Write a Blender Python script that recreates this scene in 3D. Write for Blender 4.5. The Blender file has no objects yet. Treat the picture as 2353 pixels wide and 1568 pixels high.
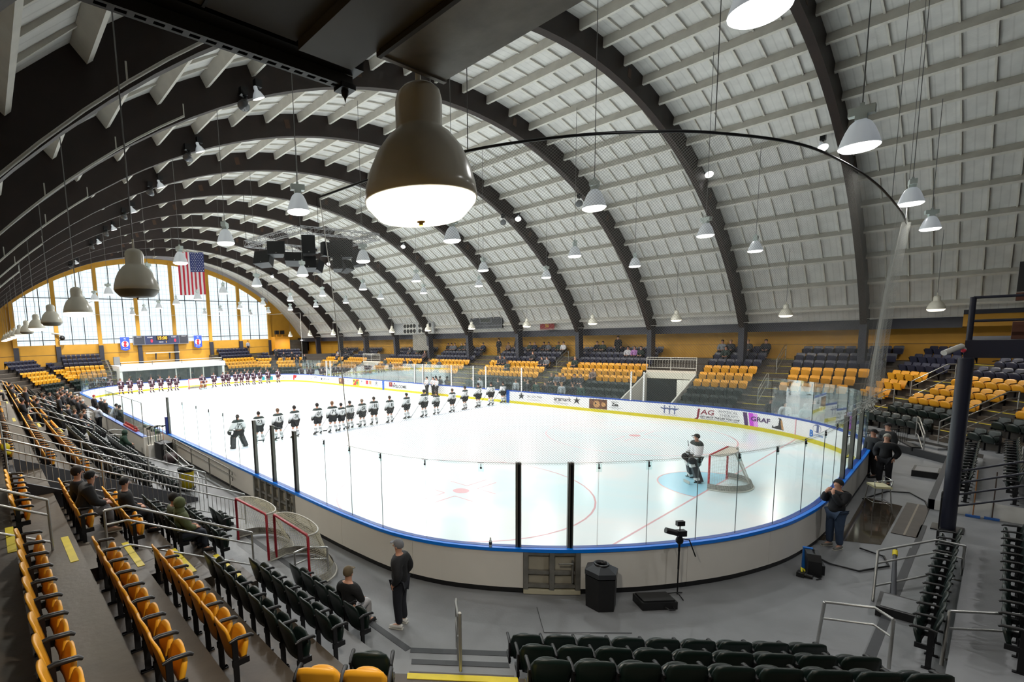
import bpy, bmesh, math, random
import numpy as np
from mathutils import Vector, Matrix, noise
from mathutils.bvhtree import BVHTree
R = math.radians
SC = bpy.context.scene
COL = SC.collection
random.seed(7)

# ------------------------------------------------------------------ camera
CAMLOC = Vector((-19.9541, -2.8093, 5.7021))
CF = Vector((0.6217246, 0.77378968, -0.12127677)); CR = Vector((0.7767931, -0.62899339, -0.0309805)); CU = Vector((0.10025468, 0.07494562, 0.99213515))
cam = bpy.data.cameras.new('camera'); camo = bpy.data.objects.new('camera', cam); COL.objects.link(camo)
m = Matrix((CR, CU, -CF)).transposed().to_4x4(); m.translation = CAMLOC
camo.matrix_world = m
cam.sensor_width = 36.0; cam.sensor_fit = 'HORIZONTAL'
cam.lens = 1141.6 / 2353 * 36.0
cam.shift_x = 0.1218; cam.shift_y = 0.0545
cam.clip_start = 0.05; cam.clip_end = 300
SC.camera = camo
# ------------------------------------------------------------------ world and exposure
w = bpy.data.worlds.new('world'); SC.world = w; w.use_nodes = True
w.node_tree.nodes['Background'].inputs[0].default_value = (0.78, 0.9, 1.0, 1)
w.node_tree.nodes['Background'].inputs[1].default_value = 1.0
SC.view_settings.view_transform = 'Standard'; SC.view_settings.look = 'None'
SC.view_settings.exposure = 0.0; SC.view_settings.gamma = 1.0
SC.view_settings.use_curve_mapping = False
SC.cycles.max_bounces = 7; SC.cycles.diffuse_bounces = 4; SC.cycles.glossy_bounces = 3
SC.cycles.transparent_max_bounces = 24; SC.cycles.transmission_bounces = 4
SC.cycles.caustics_reflective = False; SC.cycles.caustics_refractive = False
SC.cycles.use_denoising = True
SC.cycles.sample_clamp_indirect = 3.0
P_RINK = 330.0      # watts of each rink lamp
P_SIDE = 170.0      # watts of each dome lamp over the stands

# ------------------------------------------------------------------ materials
def srgb(r, g, b):
    f = lambda c: (c / 255 / 12.92) if c <= 10 else ((c / 255 + .055) / 1.055) ** 2.4
    return (f(r), f(g), f(b), 1)
MATS = {}
def mat(name, col, rough=.6, metal=0., nz=0., scale=4., bump=0., bscale=None, spec=None, stretch=None, emit=None, estr=0.):
    if name in MATS: return MATS[name]
    if len(col) == 3: col = srgb(*col)
    mt = bpy.data.materials.new(name); mt.use_nodes = True; nt = mt.node_tree
    b = nt.nodes['Principled BSDF']; b.inputs['Base Color'].default_value = col
    b.inputs['Roughness'].default_value = rough; b.inputs['Metallic'].default_value = metal
    if spec is not None: b.inputs['Specular IOR Level'].default_value = spec
    if nz or bump:
        tc = nt.nodes.new('ShaderNodeTexCoord'); mp = nt.nodes.new('ShaderNodeMapping')
        nt.links.new(tc.outputs['Object'], mp.inputs[0])
        if stretch: mp.inputs['Scale'].default_value = stretch
        n = nt.nodes.new('ShaderNodeTexNoise'); n.inputs['Scale'].default_value = scale; n.inputs['Detail'].default_value = 5
        nt.links.new(mp.outputs[0], n.inputs['Vector'])
        if nz:
            r = nt.nodes.new('ShaderNodeValToRGB'); e = r.color_ramp.elements
            e[0].position = .3; e[1].position = .7
            e[0].color = tuple(c * (1 - nz) for c in col[:3]) + (1,); e[1].color = tuple(min(1, c * (1 + nz)) for c in col[:3]) + (1,)
            nt.links.new(n.outputs['Fac'], r.inputs[0]); nt.links.new(r.outputs[0], b.inputs['Base Color'])
        if bump:
            n2 = nt.nodes.new('ShaderNodeTexNoise'); n2.inputs['Scale'].default_value = bscale or scale * 6
            nt.links.new(mp.outputs[0], n2.inputs['Vector'])
            bp = nt.nodes.new('ShaderNodeBump'); bp.inputs['Strength'].default_value = bump; bp.inputs['Distance'].default_value = .02
            nt.links.new(n2.outputs['Fac'], bp.inputs['Height']); nt.links.new(bp.outputs[0], b.inputs['Normal'])
    if emit:
        b.inputs['Emission Color'].default_value = emit if len(emit) == 4 else srgb(*emit)
        b.inputs['Emission Strength'].default_value = estr
        mt.cycles.emission_sampling = 'NONE'
    MATS[name] = mt; return mt
def bands_mat(name, base, bands, rough=.75, extra=None):
    """cloth whose knitted bands lie at heights (local z) of the garment"""
    if name in MATS: return MATS[name]
    mt = mat(name, base, rough, nz=.06, scale=9, bump=.25, bscale=30); nt = mt.node_tree
    tc = nt.nodes.new('ShaderNodeTexCoord'); sp = nt.nodes.new('ShaderNodeSeparateXYZ'); nt.links.new(tc.outputs['Object'], sp.inputs[0])
    mr = nt.nodes.new('ShaderNodeMapRange'); mr.inputs['From Min'].default_value = 0; mr.inputs['From Max'].default_value = 2
    nt.links.new(sp.outputs['Z'], mr.inputs['Value'])
    r = nt.nodes.new('ShaderNodeValToRGB'); r.color_ramp.interpolation = 'CONSTANT'
    pts = [(0, base)] + bands
    while len(r.color_ramp.elements) < len(pts): r.color_ramp.elements.new(.5)
    for e, (z, c) in zip(r.color_ramp.elements, sorted(pts, key=lambda q: q[0])): e.position = z / 2; e.color = c if len(c) == 4 else srgb(*c)
    nt.links.new(mr.outputs[0], r.inputs[0]); nt.links.new(r.outputs[0], nt.nodes['Principled BSDF'].inputs['Base Color'])
    return mt

# ------------------------------------------------------------------ mesh builder
class MB:
    def __init__(s): s.v = []; s.f = []; s.m = []; s.sm = []
    def add(s, vs, fs, mi=0, sm=False):
        o = len(s.v); s.v += [tuple(v) for v in vs]
        for f in fs: s.f.append(tuple(i + o for i in f)); s.m.append(mi); s.sm.append(sm)
        return s
    def box(s, a, b, mi=0):
        x0, y0, z0 = a; x1, y1, z1 = b
        return s.add([(x0,y0,z0),(x1,y0,z0),(x1,y1,z0),(x0,y1,z0),(x0,y0,z1),(x1,y0,z1),(x1,y1,z1),(x0,y1,z1)],
              [(0,3,2,1),(4,5,6,7),(0,1,5,4),(1,2,6,5),(2,3,7,6),(3,0,4,7)], mi)
    def obox(s, c, ax, ay, az, mi=0):
        c, ax, ay, az = map(Vector, (c, ax, ay, az)); vs = []
        for k in (-1, 1):
            for i, j in ((-1,-1),(1,-1),(1,1),(-1,1)): vs.append(c + ax*i + ay*j + az*k)
        return s.add(vs, [(0,3,2,1),(4,5,6,7),(0,1,5,4),(1,2,6,5),(2,3,7,6),(3,0,4,7)], mi)
    def tube(s, pts, r, n=6, mi=0, cap=True, sm=True):
        pts = [Vector(p) for p in pts]; rs = r if isinstance(r, (list, tuple)) else [r] * len(pts); o = []
        u = None
        for i, p in enumerate(pts):
            d = (pts[min(i+1, len(pts)-1)] - pts[max(i-1, 0)]).normalized()
            if u is None: u = d.orthogonal().normalized()
            u = (u - d * u.dot(d)).normalized() if (u - d*u.dot(d)).length > 1e-5 else d.orthogonal().normalized()
            wv = d.cross(u)
            for k in range(n):
                a = 2 * math.pi * k / n; o.append(p + (u * math.cos(a) + wv * math.sin(a)) * rs[i])
        fs = []
        for i in range(len(pts) - 1):
            for k in range(n): fs.append((i*n+k, i*n+(k+1) % n, (i+1)*n+(k+1) % n, (i+1)*n+k))
        s.add(o, fs, mi, sm)
        if cap: s.add(o[:n], [tuple(range(n))[::-1]], mi); s.add(o[-n:], [tuple(range(n))], mi)
        return s
    def lathe(s, prof, n=24, c=(0,0,0), mi=0, sm=True, axis=None):
        o = []; c = Vector(c)
        if axis is None: ex, ey, ez = Vector((1,0,0)), Vector((0,1,0)), Vector((0,0,1))
        else: ez = Vector(axis).normalized(); ex = ez.orthogonal().normalized(); ey = ez.cross(ex)
        for r, z in prof:
            for k in range(n):
                a = 2*math.pi*k/n; o.append(c + ex*(r*math.cos(a)) + ey*(r*math.sin(a)) + ez*z)
        fs = [(i*n+k, i*n+(k+1)%n, (i+1)*n+(k+1)%n, (i+1)*n+k) for i in range(len(prof)-1) for k in range(n)]
        s.add(o, fs, mi, sm); return s
    def ball(s, c, r, n=12, m_=8, mi=0, sq=(1,1,1)):
        c = Vector(c); vs = []
        for i in range(m_+1):
            t = math.pi*i/m_
            for k in range(n):
                a = 2*math.pi*k/n; vs.append(c + Vector((r*sq[0]*math.sin(t)*math.cos(a), r*sq[1]*math.sin(t)*math.sin(a), r*sq[2]*math.cos(t))))
        s.add(vs, [(i*n+k, (i+1)*n+k, (i+1)*n+(k+1)%n, i*n+(k+1)%n) for i in range(m_) for k in range(n)], mi, True); return s
    def prism(s, poly, ext, mi=0):
        poly = [Vector(p) for p in poly]; ext = Vector(ext); n = len(poly)
        return s.add(poly + [p + ext for p in poly], [tuple(range(n))[::-1], tuple(range(n, 2*n))] + [(i, (i+1)%n, n+(i+1)%n, n+i) for i in range(n)], mi)
    def mesh(s, name, mats):
        me = bpy.data.meshes.new(name); me.from_pydata([tuple(v) for v in s.v], [], s.f)
        for mt in (mats if isinstance(mats, (list, tuple)) else [mats]): me.materials.append(mt)
        me.polygons.foreach_set('material_index', s.m); me.polygons.foreach_set('use_smooth', s.sm)
        me.update(); return me
    def obj(s, name, mats, parent=None, loc=None, kind=None):
        return link(name, s.mesh(name, mats), parent, loc, kind)
def link(name, me, parent=None, loc=None, kind=None, rot=None):
    o = bpy.data.objects.new(name, me); COL.objects.link(o)
    if parent: o.parent = parent
    if loc is not None: o.location = loc
    if rot is not None: o.rotation_euler = rot
    if kind: o['kind'] = kind
    return o
def tag(o, label, cat, group=None):
    o['label'] = label; o['category'] = cat
    if group: o['group'] = group
    return o
def thing(name, label, cat, loc=(0,0,0), rz=0., group=None):
    o = bpy.data.objects.new(name, None); COL.objects.link(o); o.location = loc; o.rotation_euler = (0, 0, rz)
    o.empty_display_size = .1
    return tag(o, label, cat, group)
def copy_tree(o, parent=None):
    c = o.copy(); COL.objects.link(c); c.parent = parent
    for ch in list(o.children): copy_tree(ch, c)
    return c
ORD = ['', 'first', 'second', 'third', 'fourth', 'fifth', 'sixth', 'seventh', 'eighth', 'ninth', 'tenth', 'eleventh', 'twelfth', 'thirteenth', 'fourteenth', 'fifteenth', 'sixteenth', 'seventeenth', 'eighteenth', 'nineteenth', 'twentieth'] + ['%dth' % i for i in range(21, 60)]
ORD[21] = '21st'; ORD[22] = '22nd'; ORD[23] = '23rd'; ORD[31] = '31st'; ORD[32] = '32nd'; ORD[33] = '33rd'

M_ICE = None
M_WOOD = mat('glulam dark wood', (30, 17, 12), .6, nz=.35, scale=2.2, stretch=(1, 6, 1), bump=.1)
M_WHITEPAINT = mat('white painted timber', (212, 209, 200), .7, nz=.07, scale=3, bump=.05)
M_DECK = mat('white roof decking', (214, 213, 209), .8, nz=.1, scale=1.6, bump=.25, bscale=14, stretch=(1, 1, 1))
M_YEL = mat('yellow wall paint', (186, 136, 36), .6, nz=.08, scale=1.2, bump=.05)
M_NAVY = mat('navy column paint', (34, 36, 48), .5, nz=.1)
M_CONC = mat('grey painted concrete floor', (118, 119, 121), .55, nz=.13, scale=.9, bump=.12, bscale=22)
M_TREAD = mat('brown worn concrete', (66, 56, 45), .5, nz=.28, scale=1.7, bump=.15, bscale=12)
M_DARKEDGE = mat('dark grey edge paint', (48, 49, 52), .6, nz=.1)
M_STEEL = mat('galvanised rail steel', (176, 176, 174), .32, metal=.75, nz=.06, scale=8)
M_CHROME = mat('chrome tube', (205, 205, 205), .15, metal=1)
M_GREYM = mat('galvanised sheet', (120, 118, 112), .45, metal=.55, nz=.18, scale=2.5)
M_BLACK = mat('black plastic', (17, 17, 19), .45, nz=.1)
M_BLACKM = mat('black steel', (22, 22, 25), .4, metal=.3)
M_BOARD = mat('white dasher board', (226, 222, 214), .35, nz=.03, scale=1.2)
M_BOARDIN = mat('white inner board', (228, 228, 228), .3, nz=.02)
M_BLUE = mat('blue cap rail', (0, 124, 236), .3)
M_BLUE2 = mat('blue line marker', (18, 82, 170), .35)
M_KICK = mat('yellow kick strip', (196, 182, 20), .4)
M_GLOW = mat('lamp glass', (255, 255, 255), .4, emit=(255, 253, 248), estr=4.0)
M_GLOWW = mat('warm lamp glass', (255, 250, 235), .4, emit=(255, 246, 222), estr=2.2)
M_ENAMEL = mat('cream enamel', (230, 226, 210), .22, nz=.04, scale=3)
M_ALU = mat('spun aluminium with painted glow', (222, 224, 226), .32, metal=.45, emit=(230, 240, 250), estr=.2)  # faint emission stands in for lamp light glowing through reflectors and lit housings
M_CORD = mat('steel wire', (120, 120, 120), .5, metal=.4)
# ------------------------------------------------------------------ lamps' own light
def area(loc, watts, size, name, col=(1, .98, .95), spread=170, aim=None):
    l = bpy.data.lights.new(name, 'AREA'); l.shape = 'DISK'; l.size = size; l.energy = watts; l.color = col; l.spread = R(spread)
    o = bpy.data.objects.new(name, l); o.location = loc
    if aim is not None: o.rotation_euler = Vector(aim).to_track_quat('-Z', 'Y').to_euler()
    return o
AY = [2.5 + 6.06 * k for k in range(-2, 4)] + [27.0, 33.4, 39.5, 45.6, 52.0, 58.3, 64.6]   # arches, near to far
YW = 70.9                                                                                # far window wall
LY = [-.5, 5.55, 11.6, 17.7, 23.8, 30.2, 36.4, 42.5, 48.8, 55.1, 61.4, 67.4]
XC, ZC, AX, AZ = -.82, -7.86, 25.24, 24.41
def roof(t, off=0.):
    return XC + (AX + off) * math.sin(t), ZC + (AZ + off) * math.cos(t)
# ------------------------------------------------------------------ ceiling: deck, arches, purlins, battens
TH0, TH1 = R(-58), R(58)
mb = MB(); n = 58
vs = []; fs = []
for i in range(n + 1):
    t = TH0 + (TH1 - TH0) * i / n
    for off in (1.02, 1.25):
        x, z = roof(t, off); vs += [(x, AY[0] - .2, z), (x, YW + .3, z)]
for i in range(n):
    a = 4 * i; b = a + 4
    fs += [(a, a+1, b+1, b), (a+2, b+2, b+3, a+3)]
fs += [(0, 2, 3, 1), (4*n, 4*n+1, 4*n+3, 4*n+2)]
mb.add(vs, fs)
M_DECK2 = M_DECK.copy(); M_DECK2.name = 'white plank decking'
nt = M_DECK2.node_tree
tc = nt.nodes.new('ShaderNodeTexCoord'); wv = nt.nodes.new('ShaderNodeTexWave'); wv.bands_direction = 'Y'; wv.inputs['Scale'].default_value = 1.15
wv.inputs['Distortion'].default_value = .6; wv.inputs['Detail'].default_value = 2
nt.links.new(tc.outputs['Object'], wv.inputs[0])
rr_ = nt.nodes.new('ShaderNodeValToRGB'); rr_.color_ramp.elements[0].position = 0; rr_.color_ramp.elements[1].position = .12
rr_.color_ramp.elements[0].color = (.55, .55, .55, 1); rr_.color_ramp.elements[1].color = (1, 1, 1, 1)
mx = nt.nodes.new('ShaderNodeMixRGB'); mx.blend_type = 'MULTIPLY'; mx.inputs[0].default_value = .3
b_ = nt.nodes['Principled BSDF']; src = b_.inputs['Base Color'].links[0].from_socket
nt.links.new(wv.outputs[0], rr_.inputs[0]); nt.links.new(src, mx.inputs[1]); nt.links.new(rr_.outputs[0], mx.inputs[2]); nt.links.new(mx.outputs[0], b_.inputs['Base Color'])
ceiling = mb.obj('ceiling', M_DECK2, kind='structure')
for k, y in enumerate(AY):
    mb = MB(); vs = []; N = 44
    for i in range(N + 1):
        t = R(-57.2) + R(114.4) * i / N
        for off, yy in ((0, -.15), (0, .15), (1.03, .15), (1.03, -.15)):
            x, z = roof(t, off); vs.append((x, y + yy, z))
    fs = [(0, 1, 2, 3), tuple(4*N + j for j in (3, 2, 1, 0))]
    for i in range(N):
        for j in range(4): fs.append((4*i+j, 4*i+4+j, 4*i+4+(j+1) % 4, 4*i+(j+1) % 4))
    mb.add(vs, fs)
    mb.obj('arch', M_WOOD, ceiling)
    if k > 0:
        mb = MB()                                      # steel clip plates along the arch
        for dg in (-14, 9, 33):
            x, z = roof(R(dg), .55); tx = Vector((math.cos(R(dg)), 0, -math.sin(R(dg)))); nx = Vector((math.sin(R(dg)), 0, math.cos(R(dg))))
            mb.obox((x, y - .155, z), tx * .14, (0, .006, 0), nx * .2)
        mb.obj('splice_plate', mat('rust brown plate', (66, 42, 26), .6), ceiling)
rods = []
PTH = [R(4.0 * j * (.985 if j > 0 else 1.03)) for j in range(-14, 15)]
pm = {}
cnt = 0
for k in range(1, len(AY) + 0):
    ya = AY[k] ; yb = (AY[k+1] if k + 1 < len(AY) else YW)
    for j, t in enumerate(PTH):
        if math.degrees(t) < -47 or cnt >= 298: continue
        key = round(yb - ya, 2)
        if key not in pm:
            pm[key] = MB().box((-.07, .151, -.2), (.07, key - .151, .18)).mesh('purlin', M_WHITEPAINT)
        x, z = roof(t, .83)
        link('purlin', pm[key], ceiling, (x, ya, z), rot=(0, t, 0)); cnt += 1
cnt = 0; mbs = MB()
bm_ = {}
for k in range(1, len(AY)):
    ya = AY[k]; yb = (AY[k+1] if k + 1 < len(AY) else YW); nb = 7
    for j in range(len(PTH) - 1):
        t0, t1 = PTH[j] + .0028, PTH[j+1] - .0028
        if math.degrees(t0) < -48: continue
        tm = (t0 + t1) / 2; x, z = roof(tm, .985)
        L = (t1 - t0) * 25.9
        for i in range(1, nb):
            y = ya + (yb - ya) * i / nb
            near = 2 <= k <= 5 and 8 <= j <= 24 and cnt < 296
            if near:
                key = round(L, 2)
                if key not in bm_: bm_[key] = MB().box((-L/2, -.03, -.05), (L/2, .03, .05)).mesh('batten', M_WHITEPAINT)
                link('batten', bm_[key], ceiling, (x, y, z), rot=(0, tm, 0)); cnt += 1
            else:
                ax = Vector((math.cos(tm), 0, -math.sin(tm))); az = Vector((math.sin(tm), 0, math.cos(tm)))
                mbs.obox((x, y, z), ax * L/2, (0, .03, 0), az * .05)
mbs.obj('battens', M_WHITEPAINT, ceiling, kind='stuff')

# ------------------------------------------------------------------ walls
XR, XL, YN = 22.9, -24.6, -10.4
mb = MB().box((XR, YN, 0), (XR + .3, YW, 5.25)); mb.box((XR - .02, YN, 4.28), (XR, YW, 4.3), 1)
wr = mb.obj('wall_right', [M_YEL, M_DARKEDGE], kind='structure')
MB().box((21.3, -1.3, 5.2), (XR + .3, YW, 5.78)).obj('fascia', M_NAVY, wr)
MB().box((21.2, YN, 5.25), (XR + .3, -1.3, 5.9)).obj('upper_wall_block', M_YEL, wr)
MB().box((21.1, YN, 5.9), (XR + .3, -1.3, 6.3)).obj('fascia', M_NAVY, wr)
mb = MB().box((XL - .3, YN, 0), (XL, YW, 7.2)); wl = mb.obj('wall_left', M_YEL, kind='structure')
MB().box((XL - .3, YN - .3, 0), (XR + .3, YN, 18)).obj('wall_near', mat('dim grey near wall', (90, 88, 84), .7), kind='structure')
for k, y in enumerate(AY):
    if y < -6: continue
    x = roof(R(56.5))[0]
    mb = MB().prism([(x + .05, y - .17, 5.75), (x + .75, y - .17, 5.75), (x + .95, y - .17, 3.0), (x + .2, y - .17, 3.0)], (0, .34, 0))
    mb.obj('column', M_NAVY, wr)
    x = roof(R(-56.5))[0]
    MB().box((x - .75, y - .17, 2.8), (x - .02, y + .17, 5.9)).obj('column', M_NAVY, wl)
M_PIPE = mat('white pipe paint', (188, 186, 178), .5)
# far wall with its arched window
def wtop(x, off=-.45):
    c = (x - XC) / (AX + off); c = max(-1, min(1, c)); return ZC + (AZ + off) * math.sqrt(1 - c * c)
WX = [-16.98, -12.75, -8.1, -3.5, 1.2, 6.2, 10.75, 15.6]; WB = 5.85
def arched_strip(mb, x0, x1, zb, off, y0, y1, mi=0, n=8, off2=None):
    """vertical wall strip under the roof curve between x0 and x1; from zb (or the curve off2) up to curve off"""
    xs = [x0 + (x1 - x0) * i / n for i in range(n + 1)]
    top = [(x, wtop(x, off)) for x in xs]; bot = [(x, (zb if off2 is None else max(zb, wtop(x, off2)))) for x in xs]
    for i in range(n):
        a, b, c, d = bot[i], bot[i+1], top[i+1], top[i]
        mb.add([(a[0], y0, a[1]), (b[0], y0, b[1]), (c[0], y0, c[1]), (d[0], y0, d[1]), (a[0], y1, a[1]), (b[0], y1, b[1]), (c[0], y1, c[1]), (d[0], y1, d[1])],
               [(0,3,2,1),(4,5,6,7),(0,1,5,4),(1,2,6,5),(2,3,7,6),(3,0,4,7)], mi)
mb = MB().box((XL, YW, 0), (XR, YW + .3, WB)); arched_strip(mb, XL + .3, WX[0], WB, 1.0, YW, YW + .3); arched_strip(mb, WX[-1], XR - .2, WB, 1.0, YW, YW + .3)
mb.box((XL, YW - .02, 4.62), (XR, YW, 4.66), 1)
wf = mb.obj('wall_far', [M_YEL, M_DARKEDGE], kind='structure')
mb = MB(); arched_strip(mb, WX[0], WX[-1], 0, 1.0, YW - .1, YW + .25, 0, 40, off2=.52)
mb.obj('header_band', mat('grey header', (150, 146, 150), .7), wf)
mb = MB(); arched_strip(mb, WX[0] - .6, WX[-1] + .6, 0, .52, YW - .15, YW + .2, 0, 40, off2=-.1)
mb.obj('arch_trim', M_YEL, wf)
M_PANE = bpy.data.materials.new('daylit fibreglass pane'); M_PANE.use_nodes = True
nt = M_PANE.node_tree; nt.nodes.clear()
out = nt.nodes.new('ShaderNodeOutputMaterial'); em = nt.nodes.new('ShaderNodeEmission'); em.inputs[1].default_value = 1.25
tc = nt.nodes.new('ShaderNodeTexCoord'); br = nt.nodes.new('ShaderNodeTexBrick'); br.offset = 0
mp = nt.nodes.new('ShaderNodeMapping'); mp.inputs['Rotation'].default_value = (R(90), 0, 0); nt.links.new(tc.outputs['Object'], mp.inputs[0]); nt.links.new(mp.outputs[0], br.inputs[0])
br.inputs['Scale'].default_value = 1.0; br.inputs['Brick Width'].default_value = .52; br.inputs['Row Height'].default_value = .62; br.inputs['Mortar Size'].default_value = .022
br.inputs['Color1'].default_value = (.80, .93, .97, 1); br.inputs['Color2'].default_value = (.84, .95, .99, 1); br.inputs['Mortar'].default_value = (.52, .60, .66, 1)
nt.links.new(br.outputs[0], em.inputs[0]); nt.links.new(em.outputs[0], out.inputs[0])
M_MUNT = mat('dark muntin', (40, 46, 52), .5)
for i in range(7):
    x0, x1 = WX[i] + .2, WX[i+1] - .2
    wn = bpy.data.objects.new('window_%d' % (i + 1), None); COL.objects.link(wn); wn['kind'] = 'structure'
    cols = [x0 + (x1 - x0) * j / 3 for j in range(4)]
    for j in range(3):
        for zb, zt in ((WB, 6.45), (6.45, 11.6), (11.6, 99)):
            mb = MB(); a, b = cols[j] + .02, cols[j+1] - .02; nn = 6
            if min(wtop(a, -.1), wtop(b, -.1)) < zb + .05: continue
            xs = [a + (b - a) * q / nn for q in range(nn + 1)]
            for q in range(nn):
                xa, xb = xs[q], xs[q+1]; za, zb2 = min(zt - .02, wtop(xa, -.1)), min(zt - .02, wtop(xb, -.1))
                mb.add([(xa, YW + .05, zb + .02), (xb, YW + .05, zb + .02), (xb, YW + .05, zb2), (xa, YW + .05, za)], [(0, 1, 2, 3)])
            mb.obj('pane', M_PANE, wn)
    for j in (1, 2):
        MB().box((cols[j] - .045, YW - .02, WB), (cols[j] + .045, YW + .08, wtop(cols[j], -.05))).obj('muntin', M_MUNT, wn)
    for z in (6.45, 11.6):
        if z < wtop(x0, 0) or z < wtop(x1, 0):
            MB().box((x0, YW - .03, z - .05), (x1, YW + .08, z + .05)).obj('muntin', M_MUNT, wn)
for i, x in enumerate(WX):
    MB().box((x - .24, YW - .3, WB - .2), (x + .2, YW + .1, wtop(x, .2))).obj('mullion', M_YEL, wf)
    MB().box((x - .26, YW - .36, 0), (x + .26, YW - .05, WB - .2)).obj('column', M_NAVY, wf)
# ------------------------------------------------------------------ floor
mb = MB().box((XL, YN, -.3), (XR, YW, -.005))
floor = mb.obj('floor', M_CONC, kind='structure')

# ------------------------------------------------------------------ rink plan
def catmull(P, n=6):
    out = []
    for i in range(1, len(P) - 2):
        p0, p1, p2, p3 = [Vector(q) for q in P[i-1:i+3]]
        for k in range(n):
            t = k / n
            out.append(.5 * ((2*p1) + (-p0+p2)*t + (2*p0-5*p1+4*p2-p3)*t*t + (-p0+3*p1-3*p2+p3)*t**3))
    return out
near = [(-12.97, 12.5), (-12.96, 10.5), (-12.95, 8.62), (-12.9, 7.42), (-12.77, 6.13), (-12.4, 5.02), (-11.9, 4.2), (-11.37, 3.55), (-10.75, 2.89), (-10.1, 2.33), (-9.27, 1.72), (-8.28, 1.13), (-7.2, .62), (-5.74, .16), (-4.4, -.05), (-3.14, -.14), (-1, -.14), (1.6, -.08), (4.4, 0), (6.0, .16)]
RING = [Vector((-12.97, y)) for y in (31.2, 27, 24.3, 20, 16, 12.6)] + catmull(near)
def arcp(cx, cy, r, a0, a1, n=14): return [Vector((cx + r*math.cos(R(a0+(a1-a0)*i/n)), cy + r*math.sin(R(a0+(a1-a0)*i/n)))) for i in range(n+1)]
RING += arcp(4.4, 8.6, 8.6, -85, 0, 18) + [Vector((13.0, y)) for y in (14, 20, 26, 31, 37, 43, 49)] + arcp(4.4, 53.86, 8.6, 0, 90) + [Vector((x, 62.46)) for x in (2, 0, -2)] + arcp(-4.4, 53.86, 8.57, 90, 180) + [Vector((-12.97, y)) for y in (48, 41, 36)]
RING.append(RING[0].copy())
CUM = [0.]
for i in range(1, len(RING)): CUM.append(CUM[-1] + (RING[i] - RING[i-1]).length)
SL = CUM[-1]
def rp(s):
    s %= SL
    import bisect
    i = min(max(bisect.bisect_right(CUM, s) - 1, 0), len(RING) - 2)
    t = (s - CUM[i]) / max(CUM[i+1] - CUM[i], 1e-9)
    p = RING[i].lerp(RING[i+1], t); d = (RING[i+1] - RING[i]).normalized()
    return p, d, Vector((-d.y, d.x))      # point, direction, inward normal (ring runs counter-clockwise)
def s_near(x, y):
    best = min(range(0, int(SL * 10)), key=lambda q: (rp(q/10)[0] - Vector((x, y))).length)
    return best / 10
def sweep(mb, s0, s1, prof, mi=0, step=.35):
    """profile [(inward offset, z)] swept along the boards"""
    n = max(1, int((s1 - s0) / step)); o = []; k = len(prof)
    for i in range(n + 1):
        p, d, nn = rp(s0 + (s1 - s0) * i / n)
        for off, z in prof: q = p + nn * off; o.append((q.x, q.y, z))
    fs = [tuple(range(k)), tuple(n*k + j for j in range(k))[::-1]]
    for i in range(n):
        for j in range(k): fs.append((i*k+j, i*k+(j+1) % k, (i+1)*k+(j+1) % k, (i+1)*k+j))
    mb.add(o, fs, mi)
# ice with its painted marks
mb = MB(); ring = [rp(SL * i / 160) for i in range(160)]
pts = [p + n_ * .1 for p, d, n_ in ring]
mb.add([(0, 31.2, .002)] + [(p.x, p.y, .002) for p in pts], [(0, i + 1, (i + 1) % 160 + 1) for i in range(160)])
M_ICE = mat('ice', (238, 244, 246), .22, nz=.035, scale=.5, bump=.02)
nt = M_ICE.node_tree; b = nt.nodes['Principled BSDF']
tc = nt.nodes.new('ShaderNodeTexCoord'); n1 = nt.nodes.new('ShaderNodeTexNoise'); n1.inputs['Scale'].default_value = .16; n1.inputs['Detail'].default_value = 6; n1.inputs['Distortion'].default_value = 1.2
nt.links.new(tc.outputs['Object'], n1.inputs[0]); r = nt.nodes.new('ShaderNodeValToRGB')
r.color_ramp.elements[0].position = .42; r.color_ramp.elements[0].color = srgb(228, 246, 250); r.color_ramp.elements[1].position = .6; r.color_ramp.elements[1].color = srgb(247, 246, 246)
nt.links.new(n1.outputs['Fac'], r.inputs[0]); nt.links.new(r.outputs[0], b.inputs['Base Color'])
b.inputs['Specular IOR Level'].default_value = .35
ice = mb.obj('ice_surface', M_ICE, kind='structure')
def flat(poly, z, m_, name): return MB().add([(x, y, z) for x, y in poly], [tuple(range(len(poly)))]).obj(name, m_, ice)
M_RL = mat('faint red ice paint', (226, 196, 200), .3); M_BL = mat('faint blue ice paint', (196, 206, 222), .3); M_CR = mat('crease blue', (168, 220, 240), .3)
M_RL2 = mat('red ice paint', (222, 170, 176), .3); M_SCUFF = mat('skate scuffs', (214, 218, 220), .4, nz=.1)
def bar(x0, y0, x1, y1, w_, m_, z=.004):
    a, b_ = Vector((x0, y0)), Vector((x1, y1)); d = (b_ - a).normalized(); q = Vector((-d.y, d.x)) * w_/2
    flat([a+q, b_+q, b_-q, a-q], z, m_, 'ice_line')
def ringmark(cx, cy, r_, w_, m_, a0=0, a1=360, z=.004):
    n = 48; vs = []
    for i in range(n + 1):
        a = R(a0 + (a1-a0) * i/n)
        for rr in (r_, r_ - w_): vs.append((cx + rr*math.cos(a), cy + rr*math.sin(a), z))
    MB().add(vs, [(2*i, 2*i+1, 2*i+3, 2*i+2) for i in range(n)]).obj('ice_line', m_, ice)
G = 3.35; GF = 59.05
gx = rp(s_near(11.2, G))[0].x - .2
bar(-10.9, G, 11.1, G, .06, M_RL2); bar(-10.9, GF, 11.1, GF, .06, M_RL2)
bar(-12.8, 22.3, 12.8, 22.3, .3, M_BL); bar(-12.8, 38.6, 12.8, 38.6, .3, M_BL); bar(-12.8, 30.5, 12.8, 30.5, .22, M_RL)
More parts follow.
